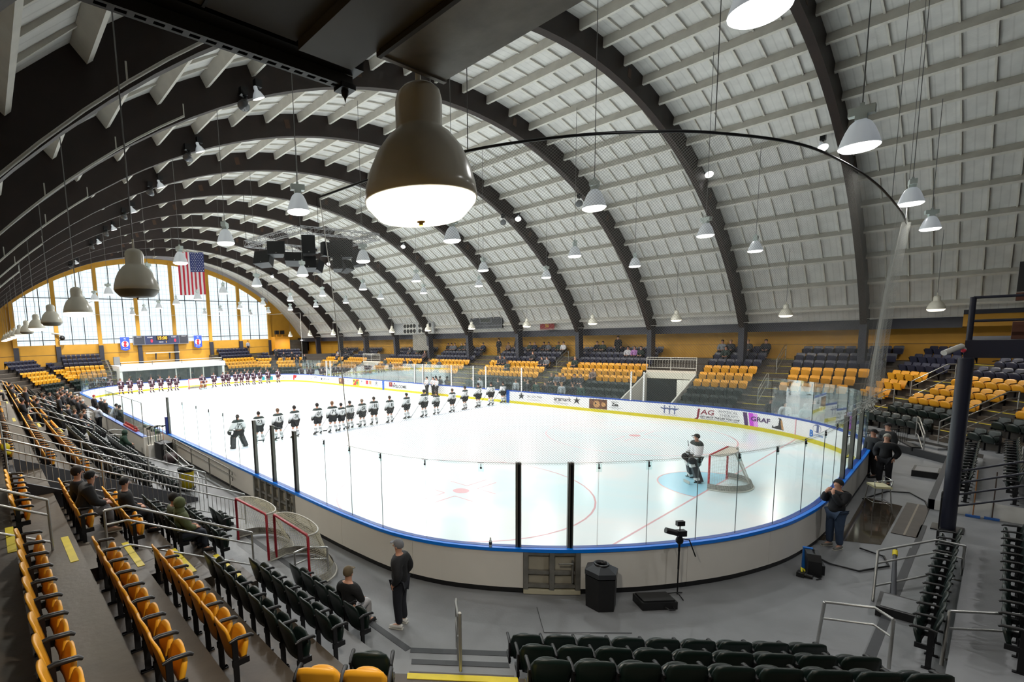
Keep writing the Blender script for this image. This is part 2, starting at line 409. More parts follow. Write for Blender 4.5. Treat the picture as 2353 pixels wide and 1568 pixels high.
for cx in (-6.9, 6.7):
    for cy in (9.3, 53): 
        ringmark(cx, cy, 4.57, .06, M_RL2); ringmark(cx, cy, .3, .3, M_RL2)
        for sx in (-1, 1):
            for sy in (-1, 1): bar(cx + sx*.6, cy + sy*.25, cx + sx*1.7, cy + sy*.25, .06, M_RL2); bar(cx + sx*.6, cy + sy*.25, cx + sx*.6, cy + sy*1.1, .06, M_RL2)
ringmark(0, 30.5, 4.57, .06, M_BL)
for gy, sg in ((G, 1), (GF, -1)):
    vs = [(-1.83 * math.cos(R(a)) , gy + sg * 1.83 * math.sin(R(a))) for a in range(0, 181, 9)]
    if sg < 0: vs = vs[::-1]
    flat(vs, .0035, M_CR, 'goal_crease'); 
    ringmark(0, gy, 1.86, .05, M_RL2, 0 if sg > 0 else 180, 180 if sg > 0 else 360, z=.005)
# ------------------------------------------------------------------ dasher boards
bd = thing('dasher_boards', 'white rink boards with a blue cap rail running round the ice sheet', 'rink boards')
S_G1 = (s_near(-12.9, 13.6), s_near(-12.8, 10.6)); S_G2 = (s_near(-11.25, 3.45), s_near(-10.45, 2.6))
T = .16
def board_run(s0, s1):
    n = max(1, round((s1 - s0) / 2.44)); 
    for i in range(n):
        a = s0 + (s1 - s0) * i / n + .004; b = s0 + (s1 - s0) * (i + 1) / n - .004
        mb = MB(); sweep(mb, a, b, [(0, .12), (0, .96), (T, .96), (T, .12)]); mb.obj('board_panel', M_BOARD, bd)
        mb = MB(); sweep(mb, a, b, [(.02, .0), (.02, .12), (T, .12), (T, .0)]); mb.obj('base_strip', M_BLACK, bd)
def parts_run(s0, s1, name, prof, m_, step=6.):
    n = max(1, round((s1 - s0) / step))
    for i in range(n):
        mb = MB(); sweep(mb, s0 + (s1-s0)*i/n, s0 + (s1-s0)*(i+1)/n, prof); mb.obj(name, m_, bd)
board_run(S_G1[1], S_G2[0]); board_run(S_G2[1], SL + S_G1[0])
parts_run(0, SL, 'cap_rail', [(-.03, .955), (-.03, 1.03), (.055, 1.03), (.055, .955)], M_BLUE)
parts_run(0, SL, 'glass_channel', [(.055, .955), (.055, 1.035), (T+.015, 1.035), (T+.015, .955)], mat('deep blue channel', (10, 62, 150), .35))
parts_run(0, SL, 'inner_facing', [(T, .2), (T, .96), (T+.012, .96), (T+.012, .2)], M_BOARDIN)
parts_run(0, SL, 'kick_strip', [(T, .0), (T, .2), (T+.03, .2), (T+.03, .0)], M_KICK)
M_GATE = mat('bare aluminium gate frame', (132, 130, 124), .4, metal=.5, nz=.2, scale=5)
def gate(s0, s1, z0, n_up, nm):
    g = MB(); sweep(g, s0, s1, [(.1, .14), (.1, .94), (T, .94), (T, .14)]); g.obj('gate_back', mat('cream gate back', (170, 164, 148), .5, nz=.08), bd)
    for z in (.14, .45, .88): g = MB(); sweep(g, s0, s1, [(0, z), (0, z + .07), (.09, z + .07), (.09, z)]); g.obj('gate_rail', M_GATE, bd)
    for i in range(n_up):
        s = s0 + (s1 - s0 - .1) * i / (n_up - 1); g = MB(); sweep(g, s, s + .1, [(-.03, .1), (-.03, .95), (.1, .95), (.1, .1)]); g.obj('gate_upright', M_GATE, bd)
    p, d, nn = rp(s1 - .18); g = MB().tube([(p.x - nn.x*.06, p.y - nn.y*.06, .3), (p.x - nn.x*.06, p.y - nn.y*.06, .8)], .025)
    g.tube([(p.x - nn.x*.1, p.y - nn.y*.1, .74), (p.x - nn.x*.1 - d.x*.3, p.y - nn.y*.1 - d.y*.3, .74)], .02); g.obj('gate_latch', M_GREYM, bd)
    g = MB(); sweep(g, s0, s1, [(-.04, .01), (-.04, .1), (T, .1), (T, .01)]); g.obj('threshold', mat('cream threshold', (190, 184, 160), .5), bd)
gate(S_G1[0], S_G1[1], .1, 7, 'gate'); gate(S_G2[0], S_G2[1], .1, 3, 'gate')
# blue-line and goal-line markers on the boards
for s_, w_, m_ in ((s_near(13, 22.3), .3, M_BLUE2), (s_near(13, 38.6), .3, M_BLUE2), (s_near(11.2, G), .05, M_RL2), (s_near(11.2, GF), .05, M_RL2), (s_near(-12.97, 22.3), .3, M_BLUE2)):
    mb = MB(); sweep(mb, s_ - w_/2, s_ + w_/2, [(T+.012, .02), (T+.012, .98), (T+.034, .98), (T+.034, .02)]); mb.obj('line_marker', m_, bd)
mb = MB(); s_ = s_near(-12.97, 24.2); sweep(mb, s_ - .12, s_ + .12, [(-.05, 1.0), (-.05, 1.9), (.17, 1.9), (.17, 1.0)]); mb.obj('blue_pad', mat('navy post pad', (14, 40, 120), .5), bd)

# ------------------------------------------------------------------ glass
M_GLASS = bpy.data.materials.new('clear shield glass'); M_GLASS.use_nodes = True; nt = M_GLASS.node_tree; nt.nodes.clear()
out = nt.nodes.new('ShaderNodeOutputMaterial'); tr = nt.nodes.new('ShaderNodeBsdfTransparent'); tr.inputs[0].default_value = (.90, .965, .965, 1)
gl = nt.nodes.new('ShaderNodeBsdfGlossy'); gl.inputs['Roughness'].default_value = .03; gl.inputs[0].default_value = (.9, 1, 1, 1)
fr = nt.nodes.new('ShaderNodeFresnel'); fr.inputs[0].default_value = 1.42; mxs = nt.nodes.new('ShaderNodeMixShader')
df = nt.nodes.new('ShaderNodeBsdfDiffuse'); df.inputs[0].default_value = (.6, .7, .7, 1); m2 = nt.nodes.new('ShaderNodeMixShader'); m2.inputs[0].default_value = .035
nt.links.new(tr.outputs[0], m2.inputs[1]); nt.links.new(df.outputs[0], m2.inputs[2])
ml = nt.nodes.new('ShaderNodeMath'); ml.operation = 'MULTIPLY'; ml.inputs[1].default_value = .38; nt.links.new(fr.outputs[0], ml.inputs[0]); nt.links.new(ml.outputs[0], mxs.inputs[0]); nt.links.new(m2.outputs[0], mxs.inputs[1]); nt.links.new(gl.outputs[0], mxs.inputs[2]); nt.links.new(mxs.outputs[0], out.inputs[0])
M_GEDGE = mat('glass edge', (52, 70, 72), .3)
gt = thing('rink_glass', 'tall clear glass panes standing on the boards all round the rink', 'glass barrier')
S0 = s_near(-12.97, 24.15)
joints = [s_near(*q) for q in [(-12.9, 21.6), (-12.9, 19.6), (-12.9, 18.0), (-12.9, 16.4), (-12.9, 15), (-12.87, 13.52), (-12.8, 12.11), (-12.79, 10.65), (-12.77, 8.88), (-12.69, 7.71), (-12.43, 6.54), (-12.01, 5.46), (-11.48, 4.38), (-11.19, 3.6), (-10.5, 2.8), (-10.02, 2.45), (-9.17, 1.7), (-8.19, 1.1), (-7.16, .6), (-5.96, .27), (-4.6, 0), (-3.1, -.1), (-1.7, -.1), (-.26, -.1), (1.22, -.05), (2.96, 0)]]
s = joints[-1]; nfar = int((SL + s_near(-12.97, 41) - SL - 0) )
s_end = s_near(-12.97, 41.2)
jl = [S0] + joints
k = 0
while jl[-1] + 2.4 < s_end: jl.append(jl[-1] + (1.5 if jl[-1] < s + 6 else 2.44))
jl.append(s_end)
for i in range(len(jl) - 1):
    a, b = jl[i] + .006, jl[i+1] - .006; nseg = 3 if (b - a) > 0 else 1
    vs = []; 
    for q in range(nseg + 1):
        p, d, nn = rp(a + (b - a) * q / nseg)
        for off in (.10, .112): 
            w2 = p + nn * off; vs += [(w2.x, w2.y, 1.03), (w2.x, w2.y, 2.9)]
    mb = MB(); F1 = [(4*q+0, 4*q+4, 4*q+5, 4*q+1) for q in range(nseg)]
    E1 = [(0, 1, 3, 2), (4*nseg, 4*nseg+2, 4*nseg+3, 4*nseg+1)] + [(4*q+1, 4*q+5, 4*q+7, 4*q+3) for q in range(nseg)]
    mb.add(vs, F1, 0); mb.f += E1; mb.m += [1]*len(E1); mb.sm += [False]*len(E1)
    mb.obj('glass_pane', [M_GLASS, M_GEDGE], gt)
clip = MB().box((-.06, -.02, -.12), (.06, -.012, .05)); clip.box((-.006, -.03, -.06), (.006, .01, .06), 1); clip.box((-.07, -.02, .075), (.07, -.01, .082), 1); clip.box((-.022, -.035, -.05), (.022, -.015, -.02), 1)
clipm = clip.mesh('glass_clip', [M_GLASS, M_BLACKM])
posts_ = {6, 7, 8, 14, 15, 24, 25, 26, 0}
postm = MB().box((-.055, -.05, 0), (-.012, .045, 1.9)).box((-.012, -.03, 0), (.02, .03, 1.9), 1).box((.02, -.05, 0), (.06, .045, 1.9)).box((-.06, -.06, 0), (-.05, -.05, 1.9), 1).box((.0, -.066, 0), (.03, -.05, 1.9), 1).mesh('support_post', [M_GREYM, M_BLACKM])
postw = MB().box((-.04, -.04, 0), (.04, .04, 1.88)).mesh('support_post', [mat('white support post', (222, 222, 220), .4)])
for i, s in enumerate(jl):
    p, d, nn = rp(s); a = math.atan2(d.y, d.x); q = p + nn * .105
    if i in posts_: link('support_post', postm, gt, (q.x, q.y, 1.02), rot=(0, 0, a))
    elif i < 27: link('glass_clip', clipm, gt, (q.x, q.y, 2.82), rot=(0, 0, a))
for y in (11.6, 12.42, 21.0, 24.6, 26.0, 28.6, 32.4, 33.6, 49.0, 49.9):
    link('support_post', postw, gt, (12.84, y, 1.02))
# player bench outer wall with glass
bw = thing('bench_wall', 'grey boards with blue cap along the back of the player bench on the left', 'barrier', (0,0,0))
for y0, y1 in ((24.3, 28.4), (28.42, 32.6), (32.62, 36.8), (36.82, 41)):
    MB().box((-14.12, y0, .1), (-13.98, y1, .98)).obj('wall_panel', M_BOARD, bw)
    MB().box((-14.17, y0, .98), (-13.93, y1, 1.04)).obj('cap_rail', mat('faded blue cap', (84, 108, 178), .4), bw)
MB().box((-14.12, 24.2, 0), (-13.2, 24.3, 1.0)).obj('end_panel', M_BOARD, bw)
MB().box((-14.14, 24.3, 0), (-13.96, 41, .1)).obj('base_strip', M_BLACK, bw)
bg = thing('bench_glass', 'scratched glass screen on the wall behind the player bench at left', 'glass barrier')
for y0, y1 in ((24.35, 26.4), (26.43, 28.9), (28.93, 31.4), (31.43, 33.8)):
    mb = MB().add([(-14.06, y0, 1.04), (-14.06, y1, 1.04), (-14.06, y1, 2.75), (-14.06, y0, 2.75)], [(0, 1, 2, 3)]); mb.obj('glass_pane', M_GLASS, bg)
    MB().box((-14.075, y0 - .02, 1.04), (-14.045, y0 + .02, 2.75)).obj('edge_strip', M_GREYM, bg)
    MB().box((-14.075, y0, 2.74), (-14.045, y1, 2.76)).obj('top_strip', M_GEDGE, bg)
MB().box((-13.9, 24.6, .42), (-13.5, 40, .47)).box((-13.75, 24.8, 0), (-13.65, 40, .42)).obj('bench', mat('worn bench board', (120, 100, 78), .6), bw)
# ------------------------------------------------------------------ adverts printed on the boards
_tc = {}
def text_mesh(s, size, font_shear=0., bold=0., align='CENTER', sx=1.):
    cu = bpy.data.curves.new('t', 'FONT'); cu.body = s; cu.size = size; cu.align_x = align; cu.align_y = 'CENTER'; cu.shear = font_shear; cu.offset = bold; cu.resolution_u = 2
    o = bpy.data.objects.new('t', cu); COL.objects.link(o); dg = bpy.context.evaluated_depsgraph_get()
    me = bpy.data.meshes.new_from_object(o.evaluated_get(dg)); bpy.data.objects.remove(o); bpy.data.curves.remove(cu)
    for v in me.vertices: v.co.x *= sx
    return me
def on_board(s, items, lab):
    """flat print wrapped on the inner facing round arc length s; local x runs to the viewer's right, seen from the ice"""
    ad = []
    for kind, dat, x, z, m_ in items:
        if kind == 'text':
            txt, size, shear, bold, sx = dat; me = text_mesh(txt, size, shear, bold, 'CENTER', sx)
            vs = [(v.co.x + x, v.co.y + z) for v in me.vertices]; fs = [tuple(p.vertices) for p in me.polygons]; bpy.data.meshes.remove(me)
        else:
            if kind == 'poly': vs = [(x + px, z + pz) for px, pz in dat]; fs = [tuple(range(len(vs)))]
            else:
                w_, h_ = dat; N = max(1, int(w_ / .25)); vs = []; 
                for i in range(N + 1): vs += [(x - w_/2 + w_*i/N, z - h_/2), (x - w_/2 + w_*i/N, z + h_/2)]
                fs = [(2*i, 2*i+2, 2*i+3, 2*i+1) for i in range(N)]
        V = []; lay = {'rect': 0, 'poly': .002, 'text': .004}[kind] + len(ad) * .0005
        for u_, z_ in vs:
            p, d, nn = rp(s - u_); q = p + nn * (T + .015 + lay); V.append((q.x, q.y, z_))
        ad.append(1)
        yield V, fs, m_
def advert(name, label, s, items):
    root = None
    for V, fs, m_ in on_board(s, items, label):
        o = MB().add(V, fs).obj('print' if root else name, m_, root)
        if root is None: root = o; tag(o, label, 'advert')
inkK = mat('ink black', (30, 30, 34), .5); inkW = mat('ink white', (225, 225, 226), .4); inkG = mat('ink grey', (120, 122, 128), .5); inkR = mat('ink maroon', (120, 26, 44), .5)
inkB = mat('ink blue', (36, 110, 190), .5); inkM = mat('ink magenta', (190, 60, 200), .5); inkP = mat('ink dark purple', (70, 40, 90), .5); inkL = mat('ink lilac', (220, 150, 225), .5)
inkN = mat('ink navy', (74, 88, 130), .5); inkBr = mat('ink brown', (92, 58, 38), .5, nz=.6, scale=9); inkT = mat('ink tan', (176, 132, 84), .5, nz=.3, scale=9); inkRed = mat('ink red', (196, 34, 44), .5)
inkY = mat('ink ochre', (210, 180, 60), .5); inkGr = mat('ink green', (60, 130, 60), .5); inkTl = mat('ink teal', (30, 130, 140), .5)
def circ(r_, n=18, sx=1): return [(r_*sx*math.cos(2*math.pi*i/n), r_*math.sin(2*math.pi*i/n)) for i in range(n)]
def SY(y, x=13.0): return s_near(x, y)
star = [(0, .3), (.07, .1), (.3, .12), (.12, 0), (.2, -.26), (0, -.1), (-.24, -.26), (-.1, 0), (-.28, .06), (-.07, .1)]
advert('phone_advert', 'white board advert with a round logo and grey phone number right of blue line marker', SY(20.0), [
  ('rect', (2.5, .55), 0, .6, inkW), ('poly', circ(.2), -1.0, .66, inkG), ('poly', circ(.16), -1.0, .66, inkW), ('poly', star, -1.0, .64, inkK), ('text', ('201-259-7984', .24, 0, .004, 1), .2, .66, inkG), ('text', ('ice time and lessons', .1, 0, 0, 1), .2, .5, inkG), ('rect', (1.4, .02), .2, .4, inkG)])
advert('caterer_advert', 'board advert reading aramark with a black leaping star figure', SY(17.1), [
  ('rect', (2.3, .6), 0, .58, inkW), ('text', ('aramark', .42, 0, .008, 1), -.3, .68, inkK), ('poly', star, .85, .66, inkK), ('text', ('SPORTS +', .13, 0, 0, 1), -.65, .47, inkG), ('text', ('ENTERTAINMENT', .15, 0, 0, 1), -.4, .36, inkG)])
advert('lion_advert', 'brown picture advert of a lion face beside small black lettering', SY(13.9), [
  ('rect', (1.3, .68), -.75, .56, inkBr), ('poly', circ(.24), -.85, .55, inkT), ('poly', circ(.16), -.35, .55, inkT), ('poly', circ(.07), -.92, .6, inkK), ('text', ('Zaa', .3, 0, .012, 1), .45, .62, inkK), ('text', ('RESTAURANT', .09, 0, 0, 1), .45, .8, inkK), ('rect', (.95, .02), .5, .42, inkG), ('text', ('fresh food daily', .08, 0, 0, 1), .5, .35, inkG)])
fig = [(-.03, -.25), (.03, -.25), (.03, .0), (.22, .08), (.24, .14), (.03, .1), (.03, .16), (-.03, .16), (-.03, .1), (-.24, .14), (-.22, .08), (-.03, 0)]
advert('dancer_advert', 'pale board advert with three thin blue-grey figures holding hands', SY(10.0), [
  ('rect', (2.5, .62), 0, .56, inkW), ('poly', fig, -.3, .6, inkN), ('poly', fig, 0, .6, inkN), ('poly', fig, .3, .6, inkN), ('poly', circ(.045), -.3, .82, inkN), ('poly', circ(.045), 0, .82, inkN), ('poly', circ(.045), .3, .82, inkN), ('rect', (.9, .015), 0, .3, inkG)])
advert('therapy_advert', 'board advert reading JAG Physical Therapy in maroon and grey letters', s_near(12.85, 7.3), [
  ('text', ('J', .72, .1, .02, 1), -1.1, .54, inkR), ('text', ('AG', .42, .1, .006, 1.25), -.58, .64, inkR), ('text', ('PHYSICAL', .22, 0, 0, 1.1), .55, .77, inkG), ('text', ('THERAPY', .22, 0, 0, 1.15), .6, .56, inkG), ('text', ('GET BACK THE LIFE YOU LOVE', .155, .3, .004, 1), .1, .37, inkK), ('rect', (2.1, .02), .1, .26, inkK)])
advert('skate_advert', 'board advert with purple stripes, the word GRAF and a white hockey skate', s_near(12.0, 4.95), [
  ('poly', [(-.17, -.36), (.05, -.36), (-.06, .36), (-.3, .36)], -.95, .55, inkP), ('poly', [(-.1, -.36), (.16, -.36), (.06, .36), (-.22, .36)], -.72, .55, inkM), ('poly', [(-.1, -.36), (.14, -.36), (.05, .36), (-.18, .36)], -.5, .55, inkL),
  ('text', ('GRAF', .34, 0, .01, 1.3), -.25, .6, inkP), ('poly', [(-.3, -.25), (.38, -.28), (.36, -.2), (.2, .3), (.05, .32), (0, 0), (-.28, -.12)], .72, .55, inkK), ('poly', [(-.28, -.2), (-.02, -.22), (.04, .26), (-.05, .2), (-.1, -.02), (-.3, -.12)], .78, .58, inkW), ('poly', [(.2, -.26), (.36, -.26), (.34, -.18), (.22, .22), (.14, .2)], .75, .56, inkT)])
advert('blue_b_advert', 'board advert with a blue letter B beside the near right corner glass', s_near(10.3, 2.3), [
  ('text', ('B', .42, 0, .02, 1), -.3, .45, inkB), ('text', ('rookies', .2, 0, 0, 1), .2, .45, inkB), ('poly', circ(.2, 18, 1.4), .05, .75, inkN), ('poly', circ(.185, 18, 1.4), .05, .74, inkW), ('text', ('m', .2, 0, .01, 1), .05, .75, inkB)])
advert('welcome_advert', 'white board advert reading WELCOME left of the referees', SY(36.2), [
  ('rect', (3.2, .6), 0, .6, inkW), ('rect', (.55, .48), -1.15, .66, inkR), ('poly', circ(.1), -1.15, .7, inkT), ('poly', circ(.1), -.55, .78, inkR), ('text', ('arts center', .1, 0, 0, 1), .2, .78, inkG), ('text', ('WELCOME', .42, 0, .012, 1.1), .25, .5, inkK)])
advert('team_advert', 'board advert with a red horned monogram between grey words near far corner', s_near(12.4, 57.0), [
  ('text', ('DEVILS', .36, 0, .004, 1.1), -1.6, .55, inkG), ('text', ('YOUTH', .36, 0, .004, 1.1), 1.6, .55, inkG), ('poly', [(-.3, -.3), (-.12, -.34), (-.02, .0), (.1, -.1), (.3, .1), (.36, .4), (.2, .3), (.0, .36), (-.22, .36), (-.3, .1)], 0, .55, inkRed), ('text', ('N', .34, .2, .01, 1), .02, .58, inkK)])
advert('skater_advert', 'small advert with a grey figure outline and black letters, second from far right corner', s_near(13, 53.0), [
  ('rect', (2.0, .6), 0, .58, inkW), ('poly', circ(.16), -.7, .68, inkG), ('poly', circ(.13), -.7, .68, inkW), ('poly', fig, -.7, .5, inkG), ('text', ('TOPTB', .26, 0, .008, 1), .3, .72, inkK), ('rect', (1.0, .02), .3, .5, inkG), ('rect', (1.9, .03), 0, .33, inkK)])
advert('dental_advert', 'small advert with black figure logo and black letters', SY(50.3), [
  ('rect', (2.3, .62), 0, .57, inkW), ('poly', star, -.8, .6, inkK), ('text', ('DENTAL ART', .25, 0, .006, 1), .35, .6, inkK), ('rect', (1.4, .02), .3, .42, inkG), ('rect', (1.8, .02), .1, .32, inkG)])
advert('portrait_advert', 'dark red portrait picture advert with small grey text', SY(45.9), [
  ('rect', (1.2, .7), -.7, .56, inkBr), ('poly', circ(.16), -.9, .62, inkT), ('poly', circ(.14), -.5, .5, inkR), ('poly', circ(.07), .7, .72, inkTl), ('rect', (.7, .02), .6, .52, inkG), ('rect', (.9, .02), .6, .4, inkG)])
advert('pizza_advert', 'advert with red, green and ochre picture of food', SY(43.1), [
  ('rect', (1.3, .72), -.5, .56, inkY), ('poly', [(-.6, -.34), (-.1, -.34), (.6, .34), (.1, .34)], -.5, .56, inkRed), ('poly', circ(.2), -.3, .5, inkGr), ('poly', circ(.12), -.9, .7, inkK), ('poly', circ(.1), .6, .72, inkG), ('rect', (.6, .02), .65, .5, inkG), ('rect', (.6, .02), .65, .4, inkG)])
advert('bank_advert', 'white advert with two small red pictures left of the far blue line marker', SY(40.6), [
  ('rect', (.45, .4), -.9, .66, inkRed), ('rect', (.4, .4), -.3, .66, inkT), ('rect', (1.3, .03), -.6, .36, inkG), ('poly', star, .8, .66, inkG), ('rect', (.9, .03), .75, .4, inkG)])
advert('teal_advert', 'teal picture advert behind the maroon players near far right corner', s_near(10.2, 60.7), [('rect', (1.6, .5), 0, .5, inkTl), ('text', ('ASAP', .3, .1, .01, 1.2), 0, .5, inkK), ('text', ('ice', .14, 0, 0, 1), 0, .8, inkG)])

# ------------------------------------------------------------------ safety netting over the near end
M_NET = mat('nylon netting', (128, 128, 122), .5)
NR = [(5.4, -.36, 9.0), (2.6, -.5, 9.0), (-.04, -.55, 9.0), (-2.6, -.56, 9), (-5.2, -.45, 9.0), (-7.76, -.15, 9.0), (-9.8, .6, 9.0), (-10.96, 1.35, 9.0), (-11.9, 2.25, 9.0), (-12.75, 3.6, 9.0), (-13.2, 5.5, 9.0), (-13.45, 7.6, 9.0)]
rail = catmull([Vector(NR[0]) * 2 - Vector(NR[1])] + [Vector(q) for q in NR] + [Vector(NR[-1]) * 2 - Vector(NR[-2])], 8)
rail = [Vector(NR[0])] + rail[1:] + [Vector(NR[-1])]
nt_ = thing('safety_net', 'fine knotless netting hung from a curved pipe over the near end of the rink', 'netting')
MB().tube(rail, .026, 6).obj('rail_pipe', M_BLACKM, nt_)
cum = [0.]
for i in range(1, len(rail)): cum.append(cum[-1] + (rail[i] - rail[i-1]).length)
NL = cum[-1]
sb0 = s_near(5.0, 0); sb1 = s_near(-12.92, 7.5)
def netp(a, z):
    """a: metres along the rail, z height"""
    a = min(max(a, 0), NL); i = 0
    lo, hi = 0, len(cum) - 1
    while hi - lo > 1:
        md = (lo + hi) // 2
        if cum[md] <= a: lo = md
        else: hi = md
    t = (a - cum[lo]) / (cum[hi] - cum[lo]); top = rail[lo].lerp(rail[hi], t)
    p, d, nn = rp(sb0 + (sb1 - sb0) * a / NL); bot = Vector((p.x - nn.x * .06, p.y - nn.y * .06, 2.9))
    h = (z - 2.9) / 6.1; q = bot.lerp(top, h)
    pl = math.exp(-a / 1.6); q.y += pl * .22 * math.sin(a * 9 + 1) * (1 - .3*h) - .0; q.x -= math.exp(-a/.8) * (.55 * math.sin(h * 3.1)) 
    sag = .10 * math.sin(a * .9) * math.sin(h * math.pi); q += Vector((nn.x, nn.y, 0)) * sag
    return q
ms = .06; na = int(NL / ms); nz_ = int(6.1 / (ms * .85))
gridp = np.array([[netp(i * ms, 2.9 + 6.1 * j / nz_)[:] for j in range(nz_ + 1)] for i in range(na + 1)])
vs = []; fs = []
def netstrings(step_dir):
    for st in range(-nz_, na + 1, 1) if step_dir > 0 else range(0, na + nz_ + 1, 1):
        seq = [(st + step_dir * j, j) for j in range(nz_ + 1)]
        seq = [gridp[i, j] for i, j in seq if 0 <= i <= na]
        if len(seq) < 2: continue
        seq = np.array(seq); o = len(vs); w_ = .0019
        offs = ((0, 0, w_ * 1.3), (w_, w_ * .3, -w_), (-w_, -w_ * .3, -w_))
        for p in seq:
            for q in offs: vs.append((p[0] + q[0], p[1] + q[1], p[2] + q[2]))
        for a in range(len(seq) - 1):
            for c in range(3): fs.append((o + 3*a + c, o + 3*a + (c+1) % 3, o + 3*a + 3 + (c+1) % 3, o + 3*a + 3 + c))
netstrings(1); netstrings(-1)
me = bpy.data.meshes.new('netting'); me.from_pydata(vs, [], fs); me.materials.append(M_NET); me.update()
link('netting', me, nt_, kind='stuff')
mb = MB()
for a in (0, NL): mb.tube([netp(a, 2.9 + 6.1 * j / 12) for j in range(13)], .012, 5)
mb.tube([netp(NL * j / 60, 2.95) for j in range(61)], .004, 4); mb.obj('edge_rope', M_PIPE, nt_)
# crumpled tail of the net bunched on the glass at its right end
mb = MB(); rnd = random.Random(3)
for c in range(26):
    a = rnd.uniform(0, 3.2); p0 = netp(a, 2.95); pts = [p0]
    for j in range(5): pts.append(pts[-1] + Vector((rnd.uniform(-.28, .2), rnd.uniform(-.1, .14), rnd.uniform(-.12, .05))))
    mb.tube(pts, .008, 3)
mb.obj('bunched_tail', M_PIPE, nt_, kind='stuff')
for q in ((-.04, -.55), (-9.8, .6), (-12.75, 3.6), (4.6, -.4)):
    MB().tube([(q[0], q[1], 9), (q[0], q[1], roof(math.asin((q[0] - XC) / (AX + .8)), .8)[1])], .008, 4).obj('hanger', M_CORD, nt_)
# far end net: frame ropes only are visible
fn = thing('far_net_ropes', 'thin white ropes framing the netting above the far end boards', 'rope')
MB().tube([(-13, 41, 9.1), (-13, 55, 9.1), (-9, 62.6, 9.1), (9, 62.6, 9.1), (13, 56, 9.1)], .02, 4).obj('top_rope', M_PIPE, fn)
MB().tube([(13, 56, 9.1), (13, 56, 3)], .015, 4).obj('side_rope', M_PIPE, fn)
cb = thing('side_cable', 'long thin cable strung along the right stand below the eaves', 'cable')
MB().tube([(20.2, -1.2, 5.85), (20.2, 30, 5.9), (20.2, 66, 5.95)], .02, 4).obj('wire', M_PIPE, cb)
# ------------------------------------------------------------------ grandstands
S2 = math.sqrt(2)
def zt(k, side=None):
    if side == 'far': return .05 + .46 * (k - 1)
    if side in ('near_right', 'diag_nr') and k == 1: return .3
    return .05 + .41 * (k - 1)
def corner(name, d):
    a = 14.47 + d; b = 10.9 + S2 * d; c = 1.72 + d; e = 73.35 + S2 * d; f = 63.6 + .87 * d
    return {'LN': (-a, a - b), 'NL': (-b + c, -c), 'NR': (b - c, -c), 'RN': (a, a - b), 'RF': (a, e - a), 'FR': (e - f, f), 'FL': (f - e, f), 'LF': (-a, e - a)}[name]
SIDES = {'left': ('LN', 'LF'), 'diag_nl': ('LN', 'NL'), 'near': ('NL', 'NR'), 'diag_nr': ('NR', 'RN'), 'right': ('RN', 'RF'), 'diag_fr': ('RF', 'FR'), 'far': ('FR', 'FL'), 'diag_fl': ('FL', 'LF')}
NICE = {'left': 'left', 'diag_nl': 'near left corner', 'near': 'near end', 'diag_nr': 'near right corner', 'right': 'right', 'diag_fr': 'far right corner', 'far': 'far end', 'diag_fl': 'far left corner'}
M_RISER = mat('dark riser', (58, 52, 46), .6, nz=.15)
stands = {}
def lerp2(a, b, t): return (a[0] + (b[0]-a[0])*t, a[1] + (b[1]-a[1])*t)
def tread(parent, p0, p1, q1, q0, z, k, side):
    mb = MB().prism([(p0[0], p0[1], 0), (p1[0], p1[1], 0), (q1[0], q1[1], 0), (q0[0], q0[1], 0)], (0, 0, z))
    for i in range(len(mb.m)): mb.m[i] = 1
    mb.m[1] = 0
    mb.obj('step', [M_CONC if (k <= 2 or side in ('near', 'near_right', 'near_left')) else M_TREAD, M_RISER if side != 'near_right' else mat('white block wall', (200, 198, 192), .6, nz=.05)], parent)
for side, (A, B) in SIDES.items():
    st = bpy.data.objects.new('floor_stand_' + side, None); COL.objects.link(st); st['kind'] = 'structure'; stands[side] = st
    for k in range(1, 10):
        d0, d1 = .9 * (k - 1), .9 * k
        p0, p1, q0, q1 = corner(A, d0), corner(B, d0), corner(A, d1), corner(B, d1)
        if side == 'near':
            tread(st, p0, (-2.5, p0[1]), (-2.5, q0[1]), q0, zt(k), k, 'near_left'); tread(st, (1.83, p1[1]), p1, q1, (1.83, q1[1]), zt(k, 'near_right'), k, 'near_right')
        elif side == 'far':
            tread(st, p0, (5.7, p0[1]), (5.7, q0[1]), q0, zt(k, 'far'), k, 'far'); tread(st, (-7.5, p1[1]), p1, q1, (-7.5, q1[1]), zt(k, 'far'), k, 'far')
        elif side in ('left', 'right'):
            cuts = [(11.8, 15.2)] if side == 'left' else [(10.75, 14.15), (46.9, 50.5)]
            ys = [None]
            lo_p, lo_q = p0, q0; zc_ = zt(k)
            if k <= 5:
                for c0, c1 in cuts:
                    tread(st, lo_p, (p0[0], c0), (q0[0], c0), lo_q, zc_, k, side); lo_p, lo_q = (p0[0], c1), (q0[0], c1)
            tread(st, lo_p, p1, q1, lo_q, zc_, k, side)
        else: tread(st, p0, p1, q1, q0, zt(k, side), k, side)
